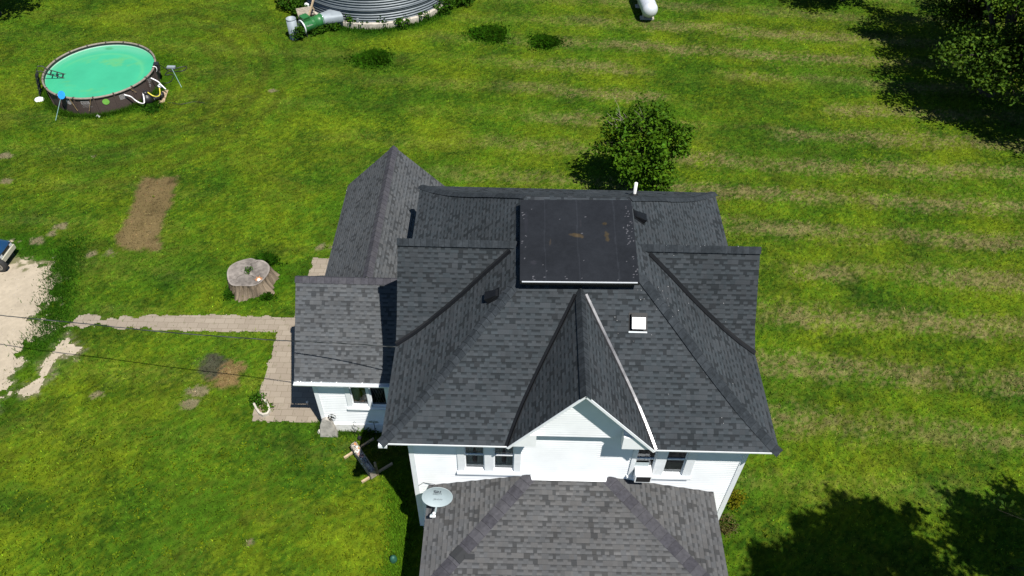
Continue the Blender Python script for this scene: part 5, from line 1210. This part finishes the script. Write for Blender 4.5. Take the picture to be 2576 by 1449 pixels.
mb = MB(); a, b = Vector(PZ(*zz(1000, 430), .75)), Vector(PZ(*zz(1130, -40), 1.6)); mb.bar(a, b, .07, .10); tag(mb.build('plank', M['wood_pale']), 'long pale plank propped behind the green fan', 'plank')
mb = MB(); a, b = Vector(PZ(*zz(1140, 255), .9)), Vector(PZ(*zz(1085, 150), 1.2)); mb.bar(a, b, .05, .06); tag(mb.build('plank', M['wood_pale']), 'short brace leaning on the long plank beside the bin', 'plank')
mb = MB(); Mx_ = Matrix.Translation(PZ(*zz(945, 290), .7)) @ Matrix.Rotation(.4, 4, 'Z') @ Matrix.Rotation(.25, 4, 'X'); mb.box(-.55, .45, -.35, .35, -.04, .04, Mx_); mb.box(-.5, -.42, -.3, .3, -.7, -.04, Mx_); mb.box(.3, .38, -.3, .3, -.7, -.04, Mx_); tag(mb.build('wooden_stand', M['wood_grey']), 'mossy wooden stand between weeds and the green fan', 'stand')
mb = MB(); c = Vector(PZ(*zz(415, 120), 0)); mb.box(c.x-.45, c.x+.35, c.y-.05, c.y+.05, 0, 1.1); mb.bar((c.x-.4, c.y-.06, .1), (c.x+.3, c.y-.06, 1.0), .05, .04); tag(mb.build('rusty_panel', M['rust']), 'rusty red panel standing in weeds at the top edge', 'panel')
mb = MB(); c = Vector(PZ(*zz(1135, 150), .0)); mb.box(c.x-.25, c.x+.25, c.y+.1, c.y+.2, 0, 2.2); mb.box(c.x-.3, c.x+.3, c.y+.08, c.y+.1, .9, 1.0); tag(mb.build('wooden_post', M['wood_grey']), 'dark wooden boards standing against the bin side', 'boards')
mb = MB(); c = Vector(PZ(*zz(960, 105), .6)); mb.lathe([(.12, -.6), (.15, -.2), (.16, 0), (.13, .05), (.001, .05)], c, 12); tag(mb.build('bucket', M['white'], None, True), 'white pail among the weeds left of the bin', 'bucket')

# ------------------------------------------------------------------ propane tank
ta0 = Vector((7.83, 44.05, .78)); axd = Vector((-.10, 1, 0)).normalized(); TR_, TL = .48, 2.2
tank = thing('propane_tank', 'silver propane tank lying on the far lawn at the top edge', 'tank', (ta0.x-.1, ta0.y+1.2, 0))
q2 = axd.to_track_quat('Z', 'Y').to_matrix().to_4x4()
pr = [(max(.001, TR_*math.sin(t)), -TR_*.85*math.cos(t)) for t in np.linspace(0, math.pi/2, 12)]+[(TR_, TL)]+[(max(.001, TR_*math.cos(t)), TL+TR_*.85*math.sin(t)) for t in np.linspace(.1, math.pi/2, 11)]
mb = MB(); mb.lathe(pr, ta0, 40, q2); mb.build('shell', M['silver'], tank, True)
mb = MB(); mb.lathe([(TR_+.004, -.012), (TR_+.006, .0), (TR_+.004, .012)], ta0, 40, q2); mb.build('weld_seam', M['silver'], tank, True)
for s in (.35, TL-.35):
    c = ta0+axd*s; mb = MB(); mb.box(c.x-.30, c.x-.18, c.y-.08, c.y+.08, 0, .50); mb.box(c.x+.18, c.x+.30, c.y-.08, c.y+.08, 0, .50); mb.box(c.x-.42, c.x+.42, c.y-.15, c.y+.15, -.02, .10); mb.build('leg', M['concrete'], tank)
mb = MB(); c = ta0+axd*1.1+Vector((0, 0, TR_)); mb.lathe([(.2, -.03), (.2, .14), (.15, .2), (.001, .22)], c, 20); mb.build('valve_dome', M['silver'], tank, True)
mb = MB(); c = ta0+axd*.45+Vector((.03, 0, TR_-.01)); mb.box(c.x-.03, c.x+.03, c.y-.06, c.y+.02, c.z, c.z+.07); mb.build('lifting_lug', M['rust'], tank)

# ------------------------------------------------------------------ tree stump
SB = Vector((-10.77, 21.48, 0)); nA, nZ = 180, 20
stump = thing('tree_stump', 'huge weathered grey tree stump beside the paved path', 'tree stump', SB)
rowsV = []; rowsC = []
def srad(a): return .815*(1+.06*math.sin(a+.4)+.05*math.sin(2*a+1.3)-.10*math.exp(-((a-1.35)/.22)**2)+.03*math.sin(5*a))
for iz in range(nZ+1):
    t = iz/nZ; z = .56*(1-t)
    for ia in range(nA):
        a = 2*math.pi*ia/nA; aw = (a+math.pi) % (2*math.pi)-math.pi
        root = .46*math.exp(-((aw+.55)/.33)**2)+.28*math.exp(-((aw+1.75)/.40)**2)+.22*math.exp(-((aw-.35)/.3)**2)
        r = srad(a)*(.98+.06*t**1.5)+root*t**1.8+.030*math.sin(23*a+3*math.sin(3*a)+2*t)*min(1, 4*t)+.022*math.sin(41*a+5*t)*min(1, 4*t)+.03*(vn(np.array(a*14.), np.array(z*3.), 1., seed=148)-.5)*min(1, 4*t)
        rowsV.append((SB.x+r*math.cos(a), SB.y+r*math.sin(a)*1.08, z+.03*math.sin(3*a)*(1-t)-.03*t))
        rowsC.append(np.array((.175, .138, .100))*(.28+.75*vn(np.array(a*9), np.array(z*1.2), 1., seed=141)+.35*vn(np.array(a*31), np.array(z*2), 1., seed=142)))
F4 = [(iz*nA+ia, (iz+1)*nA+ia, (iz+1)*nA+(ia+1) % nA, iz*nA+(ia+1) % nA) for iz in range(nZ) for ia in range(nA)]
np_mesh('bark', np.array(rowsV), np.array(F4), M['stumpmat'], np.array(rowsC).reshape(-1, 3), stump, 4)
TV = []; TC = []; nr = 34
for ir in range(nr+1):
    f = ir/nr
    for ia in range(nA):
        a = 2*math.pi*ia/nA; r = srad(a)*f*.98; x, y = r*math.cos(a), r*math.sin(a)*1.08
        aa_ = a; a = a+.22*math.sin(f*6+1)*(1-f*.3)+.10*math.sin(f*17); crack = min(abs(math.sin(a-1.3))*f*2.2+(10 if math.cos(a-1.3) < 0 else 0), abs(math.sin(a+.55))*f*2.5+(10 if math.cos(a+.55) < 0 else 0), abs(math.sin(a-3.6))*f*3+(10 if math.cos(a-3.6) < 0 else 0))
        a = aa_; cr = max(0, 1-crack/.075) if f < .93 else 0
        TV.append((SB.x+x, SB.y+y, .56+.03*math.sin(3*a)*f+.012*vn(np.array(x*5), np.array(y*5), 1., seed=145)-.03*cr))
        n1 = vn(np.array(x), np.array(y), .35, seed=143); n2 = vn(np.array(x), np.array(y), .09, seed=144)
        TC.append(np.array((.175, .155, .138))*(.35+.75*n1+.5*n2+(.25 if f > .94 else 0))*(1-.75*cr))
F5 = [(ir*nA+ia, (ir+1)*nA+ia, (ir+1)*nA+(ia+1) % nA, ir*nA+(ia+1) % nA) for ir in range(nr) for ia in range(nA)]
np_mesh('cut_face', np.array(TV), np.array(F5), M['stumpmat'], np.array(TC).reshape(-1, 3), stump, 4)
sp_ = PZ(*((850+490*300/910)*.644, (950+437*300/910)*.644), .50)
orn = thing('sun_ornament', 'small rusty sun shaped candle holder on the stump edge', 'ornament', sp_)
sn = Vector((.25, -.6, .75)).normalized(); sr = sn.cross(Vector((0, 0, 1))).normalized(); su = sr.cross(sn)
mb = MB()
for k in range(16):
    a = 2*math.pi*k/16; L_ = .20 if k % 2 else .16; d = sr*math.cos(a)+su*math.sin(a); e = sr*-math.sin(a)+su*math.cos(a); o_ = Vector(sp_)+sn*.06
    mb.add([o_+d*.05+e*.022, o_+d*.05-e*.022, o_+d*L_+sn*.015]); mb.add([o_+d*.05+e*.022-sn*.01, o_+d*L_+sn*.005, o_+d*.05-e*.022-sn*.01])
mb.build('rays', M['terra'], orn); mb = MB(); mb.lathe([(.001, .09), (.06, .085), (.075, .05), (.07, .0)], sp_, 16, sn.to_track_quat('Z', 'Y').to_matrix().to_4x4()); mb.build('candle', M['pebble'], orn, True)
weed('sprig growing from the crack in the stump top', (SB.x+.02, SB.y+.08), .10, .1, 6, .07).location.z = .56

# ------------------------------------------------------------------ yard things by the wing
mb = MB(); c0, c1 = Vector((-6.25, 14.42, 0)), None
rows = []
for y0, k in ((-.10, 0), (.06, 1)):
    rows.append([Vector((-6.24+x, 14.36+y0+.14*(z/1.0), z)) for x, z in [(-.30, 0), (-.27, .3), (-.22, .62), (-.14, .80), (0, .88), (.12, .82), (.19, .62), (.25, .3), (.30, 0)]])
mb.grid(rows); mb.add(rows[0][::-1]); mb.add(rows[1]); st = mb.build('stone_slab', M['stone']); tag(st, 'rounded grey stone slab leaning on the corner of the white wing', 'stone')
for k in range(7): 
    if k == 1: lump('white_rock', ('white rock at the wing corner nearest the paving', 'white rock just below the wing corner board', 'white rock under the grey slab edge')[k], 'rock', (-6.58, 14.44, 0), .09, .07, .16, M['pebble'], 30+k)
sb = Vector(PZ((1150+925/5.795)*.644, (1450+1330/5.795)*.644, 0))
spn = thing('wind_spinner', 'thin metal garden stake with a star in a ring', 'garden ornament', sb); top_ = Vector((sb.x+.08, sb.y-.16, 1.05))
mb = MB(); mb.tube([sb, sb+Vector((.02, -.05, .5)), top_+Vector((-.12, 0, -.15)), top_+Vector((-.10, 0, .10)), top_+Vector((.02, 0, .16)), top_+Vector((.12, 0, .08))], .010, 5); mb.build('stake', M['black'], spn)
mb = MB(); mb.add([top_+Vector(((.11 if k % 2 == 0 else .045)*math.sin(k*math.pi/5), -.01, (.11 if k % 2 == 0 else .045)*math.cos(k*math.pi/5))) for k in range(10)]); mb.build('star', M['black'], spn)
mb = MB(); mb.tube([top_+Vector((.13*math.sin(a), 0, .13*math.cos(a))) for a in np.linspace(0, 2*np.pi, 21)], .008, 5); mb.build('hoop', M['black'], spn)
fb_ = Vector((-5.28, 14.30, 0)); rb = thing('wire_ornament', 'wire bird figure standing in grass before the wing wall', 'garden ornament', fb_)
mb = MB(); mb.tube([fb_+Vector(q) for q in ((.1, -.05, 0), (.08, 0, .25), (-.05, 0, .45), (-.10, 0, .60), (0, 0, .68), (.10, 0, .60), (.06, 0, .42), (-.05, 0, .38))], .008, 5)
mb.tube([fb_+Vector(q) for q in ((0, 0, .66), (-.02, 0, .85), (.03, 0, .95), (.08, 0, .80), (.02, 0, .66))], .007, 5); mb.tube([fb_+Vector(q) for q in ((-.05, -.03, 0), (-.03, 0, .3), (-.06, 0, .45))], .008, 5); mb.build('frame', M['black'], rb)
mb = MB(); mb.lathe([(.001, 0), (.07, .02), (.08, .12), (.03, .2), (.001, .2)], fb_+Vector((.12, -.1, 0)), 10); mb.build('base', M['black'], rb)
fl_ = Vector(PY((1150+1790/5.795)*.644, (1450+1150/5.795)*.644, 13.95)); fo = thing('flower_ornament', 'black metal flower stake in the shade by the wing wall', 'garden ornament', (fl_.x, fl_.y, 0))
mb = MB()
for k in range(10):
    a = 2*math.pi*k/10; d = Vector((math.cos(a), -.3*math.sin(a), math.sin(a)*.9)); e = Vector((-math.sin(a), -.25*math.cos(a), math.cos(a)*.9)); mb.add([fl_+d*.04, fl_+d*.13+e*.045, fl_+d*.20, fl_+d*.13-e*.045])
mb.build('petals', M['galv'], fo); mb = MB(); mb.tube([(fl_.x, fl_.y, 0), (fl_.x, fl_.y+.01, fl_.z-.03)], .012, 5); mb.build('stem', M['black'], fo)
# curved edging
ep = [PZ(*q) for q in ((640.6, 1019.7), (647, 1033), (655, 1044), (664, 1048), (675, 1045), (680.4, 1036), (677, 1026), (671, 1016), (663, 1006.8))]
mb = MB(); rows = []
for k, p in enumerate(ep):
    t = Vector(ep[min(k+1, 8)])-Vector(ep[max(k-1, 0)]); s = t.cross(Vector((0, 0, 1))).normalized(); p = Vector(p)
    rows.append([p+s*.035, p+s*.035+Vector((0, 0, .16)), p-s*.035+Vector((0, 0, .16)), p-s*.035])
mb.grid(rows); mb.add(rows[0]); mb.add(rows[-1][::-1]); tag(mb.build('curved_edging', M['concrete']), 'curved concrete edging forming a small bed on the paving', 'edging')
mb = MB(); mb.add([(p[0], p[1], .03) for p in ep]); s_ = mb.build('soil_bed', M['soil']); s_['kind'] = 'structure'
# stone trough on timbers
pk = .207
zp = lambda x, y: ((1300+x*pk)*.644, (1600+y*pk)*.644)
tr_c = [PZ(*zp(*q), .50) for q in ((325, 665), (700, 1210), (805, 1140), (430, 590))]
cen = Vector(np.mean(tr_c, 0)); tro = thing('planter_box', 'long wooden box of pebbles standing on two timbers', 'planter', (cen.x, cen.y, 0))
mb = MB(); P = [Vector(p) for p in tr_c]; z0, z1 = .12, .50
for k in range(4):
    a, b = P[k], P[(k+1) % 4]; t = (b-a).normalized(); s = t.cross(Vector((0, 0, 1))); th = .035
    if (cen-a).dot(s) < 0: s = -s
    a0_, b0_ = Vector((a.x, a.y, z0)), Vector((b.x, b.y, z0))
    mb.add([a0_, b0_, b, a]); mb.add([a, b, b+s*th, a+s*th]); mb.add([a+s*th, b+s*th, b0_+s*th, a0_+s*th])
mb.add([Vector((p.x, p.y, z0)) for p in P]); mb.build('box', M['wood_grey'], tro)
mb = MB(); mb.add([Vector((p.x*.97+cen.x*.03, p.y*.97+cen.y*.03, .36)) for p in P]); mb.build('soil', M['soil'], tro)
e1, e2 = P[3]-P[0], P[1]-P[0]
mb = MB(); mb.box(0, .30, 0, .02, 0, .02); 
mb = MB(); c_ = P[3]+e2*.02; mb.add([c_+Vector((0, 0, -.02)), c_+e2*.22+Vector((0, 0, -.02)), c_+e2*.22-e1*.45+Vector((0, 0, -.02)), c_-e1*.45+Vector((0, 0, -.02))]); mb.build('rust_sheet', M['terra'], tro)
for k, (qa, qb) in enumerate((((215, 915), (775, 545)), ((545, 1370), (1125, 1015)))):
    a, b = Vector(PZ(*zp(*qa), .06)), Vector(PZ(*zp(*qb), .06)); a.z = b.z = .06; mb = MB(); mb.bar(a, b, .065, .09); mb.build('timber', M['wood_pale'], tro)
a = Vector(PZ(*zp(850, 1225), .05)); mb = MB(); mb.bar(a, a+Vector((-.04, .08, .62)), .07, .07, (0, 1, 0)); mb.build('peg', M['wood'], tro)
mbs = {'pebble': MB(), 'pebble_pink': MB(), 'stone': MB()}
for k in range(150):
    t, s = rng.uniform(.04, .93), rng.uniform(.12, .88); p = P[0]+e2*t+e1*s; r = rng.uniform(.022, .058)
    mt = 'pebble_pink' if .30 < t < .50 and rng.random() < .7 else rng.choice(['pebble', 'stone'], p=[.62, .38]); q = (p.x, p.y, .36+.12*(t < .55)*rng.random())
    mbs[mt].lathe([(.001, -r*.6), (r, -r*.1), (r*.8, r*.5), (.001, r*.7)], q, 7)
for mt, b in mbs.items(): b.build('pebbles', M[mt], tro, True)['kind'] = 'stuff'
gp = PZ(991, 1412, 0); mb = MB(); mb.lathe([(.08, 0), (.10, .06), (.115, .16), (.095, .26), (.05, .33), (.001, .35)], gp, 20); tag(mb.build('glazed_pot', M['bottle'], None, True), 'dark green glazed ornament in the long grass by the porch', 'ornament')
mb = MB(); c = PZ((980+823*.2687)*.644, (1480+346*.2687)*.644, 0); mb.lathe([(.04, 0), (.05, .06), (.02, .1), (.001, .1)], c, 10); tag(mb.build('path_light', M['pebble'], None, True), 'small pale path light in the shade of the wing eave', 'light')

# ------------------------------------------------------------------ service cable
pts = [PZ(-420, 735, 3.65), PZ(-200, 765, 3.7), PZ(0, 793, 3.82), PZ(200, 813, 4.0), PZ(400, 834, 4.22), PZ(600, 849.5, 4.52), PZ(740, 858.5, 4.89), PZ(870, 864.5, 5.35), np.array((EL-.02, 13.62, 5.88))]
cb = thing('power_cable', 'black twisted service cable strung from the left to the house eave', 'cable', pts[-1])
P = [Vector(p) for p in pts]; out = []
for k in range(len(P)-1):
    p0, p1, p2, p3 = P[max(k-1, 0)], P[k], P[k+1], P[min(k+2, len(P)-1)]
    for t in np.linspace(0, 1, 26)[:-1]: out.append(.5*((2*p1)+(-p0+p2)*t+(2*p0-5*p1+4*p2-p3)*t*t+(-p0+3*p1-3*p2+p3)*t**3))
out.append(P[-1])
for ph, mt, nm, r in ((0, 'cable', 'conductor', .009), (2.1, 'cable', 'conductor', .009), (4.2, 'cable_grey', 'messenger_wire', .006)):
    mb = MB(); mb.tube([p+Vector((0, .010*math.cos(i*.55+ph), .010*math.sin(i*.55+ph))) for i, p in enumerate(out)], r, 5); mb.build(nm, M[mt], cb)

# ------------------------------------------------------------------ parked car at the left edge
cw = Vector((-21.12, 21.80, 0)); car = thing('car', 'dark blue car nosing in at the left edge on the gravel', 'car', (-22.5, 22.5, 0))
ca = math.radians(-3); Mc = Matrix.Translation(cw) @ Matrix.Rotation(ca, 4, 'Z') @ Matrix.Translation((-.16, 0, 0)) @ Matrix.Diagonal((1, .78, 1, 1))   # local: x forward, y across, near side y=0
def loft(secs, mat, name, par, sm=True):
    mb = MB(); mb.grid([[Mc @ Vector(p) for p in s] for s in secs], True); mb.add([Mc @ Vector(p) for p in secs[0]]); mb.add([Mc @ Vector(p) for p in secs[-1]][::-1]); return mb.build(name, mat, par, sm)
def sec(x, w0, w1, zb, zt, cr=.08):
    return [(x, w0+.02, zb), (x, w0, zb+.1), (x, w0, zt-.18), (x, w0+.06, zt-.04), (x, w0+.25, zt), (x, (w0+w1)/2, zt+.02), (x, w1-.25, zt), (x, w1-.06, zt-.04), (x, w1, zt-.18), (x, w1, zb+.1), (x, w1-.02, zb)]
bd = loft([sec(-3.05, .1, 1.36, .35, .86), sec(-2.9, .02, 1.42, .25, .92), sec(-1.0, 0, 1.46, .22, .93), sec(-.45, 0.0, 1.46, .40, .90), sec(-.38, .02, 1.44, .62, .88), sec(.20, .06, 1.38, .62, .80), sec(.26, .10, 1.34, .42, .74), sec(.30, .14, 1.30, .42, .68)], M['blue_car'], 'body', car)
loft([sec(-2.6, .12, 1.34, .85, .95), sec(-2.3, .2, 1.26, .88, 1.38), sec(-1.5, .18, 1.28, .88, 1.42), sec(-.75, .10, 1.36, .86, .95)], M['dark'], 'cabin', car)
mb = MB(); mb.box(-2.25, -1.5, .24, 1.22, 1.40, 1.46, Mc); mb.build('roof', M['blue_car'], car)
mb = MB(); mb.box(.27, .38, .10, 1.34, .36, .56, Mc); b_ = mb.build('bumper', M['bumper'], car); bv = b_.modifiers.new('b', 'BEVEL'); bv.width = .03; bv.segments = 2
mb = MB(); mb.box(.285, .325, .12, 1.32, .60, .70, Mc); mb.build('grille', M['black'], car)
for y0 in (.16, 1.08): mb = MB(); mb.box(.30, .335, y0, y0+.2, .58, .69, Mc); mb.build('headlight', M['silver'], car)
for wx in (.16, -2.15):
    for wy in (-.05, .98):
        c = Mc @ Vector((wx-(.22 if wy > .5 else 0), wy+.07, .33)); Mw = Matrix.Rotation(ca, 4, 'Z') @ Matrix.Rotation(math.pi/2, 4, 'X')
        mb = MB(); mb.lathe([(.20, -.10), (.30, -.105), (.33, -.07), (.33, .07), (.30, .105), (.215, .10), (.20, .06)], c, 30, Mw); wh = mb.build('wheel', M['rubber'], car, True)
        mb = MB(); mb.lathe([(.215, .095), (.20, .105), (.17, .085), (.06, .10), (.001, .11)], c, 30, Mw); mb.lathe([(.215, -.095), (.17, -.085), (.001, -.09)], c, 30, Mw); rm = mb.build('rim', M['hub'], wh, True)
        mb = MB()
        for k in range(12):
            a = 2*math.pi*k/12; mb.add([c+Mw.to_3x3() @ Vector((.19*math.cos(a+s), .19*math.sin(a+s), .108)) if q else c+Mw.to_3x3() @ Vector((.07*math.cos(a+s), .07*math.sin(a+s), .108)) for q, s in ((0, -.12), (1, -.05), (1, .05), (0, .12))])
        mb.build('spoke', M['dark'], wh)
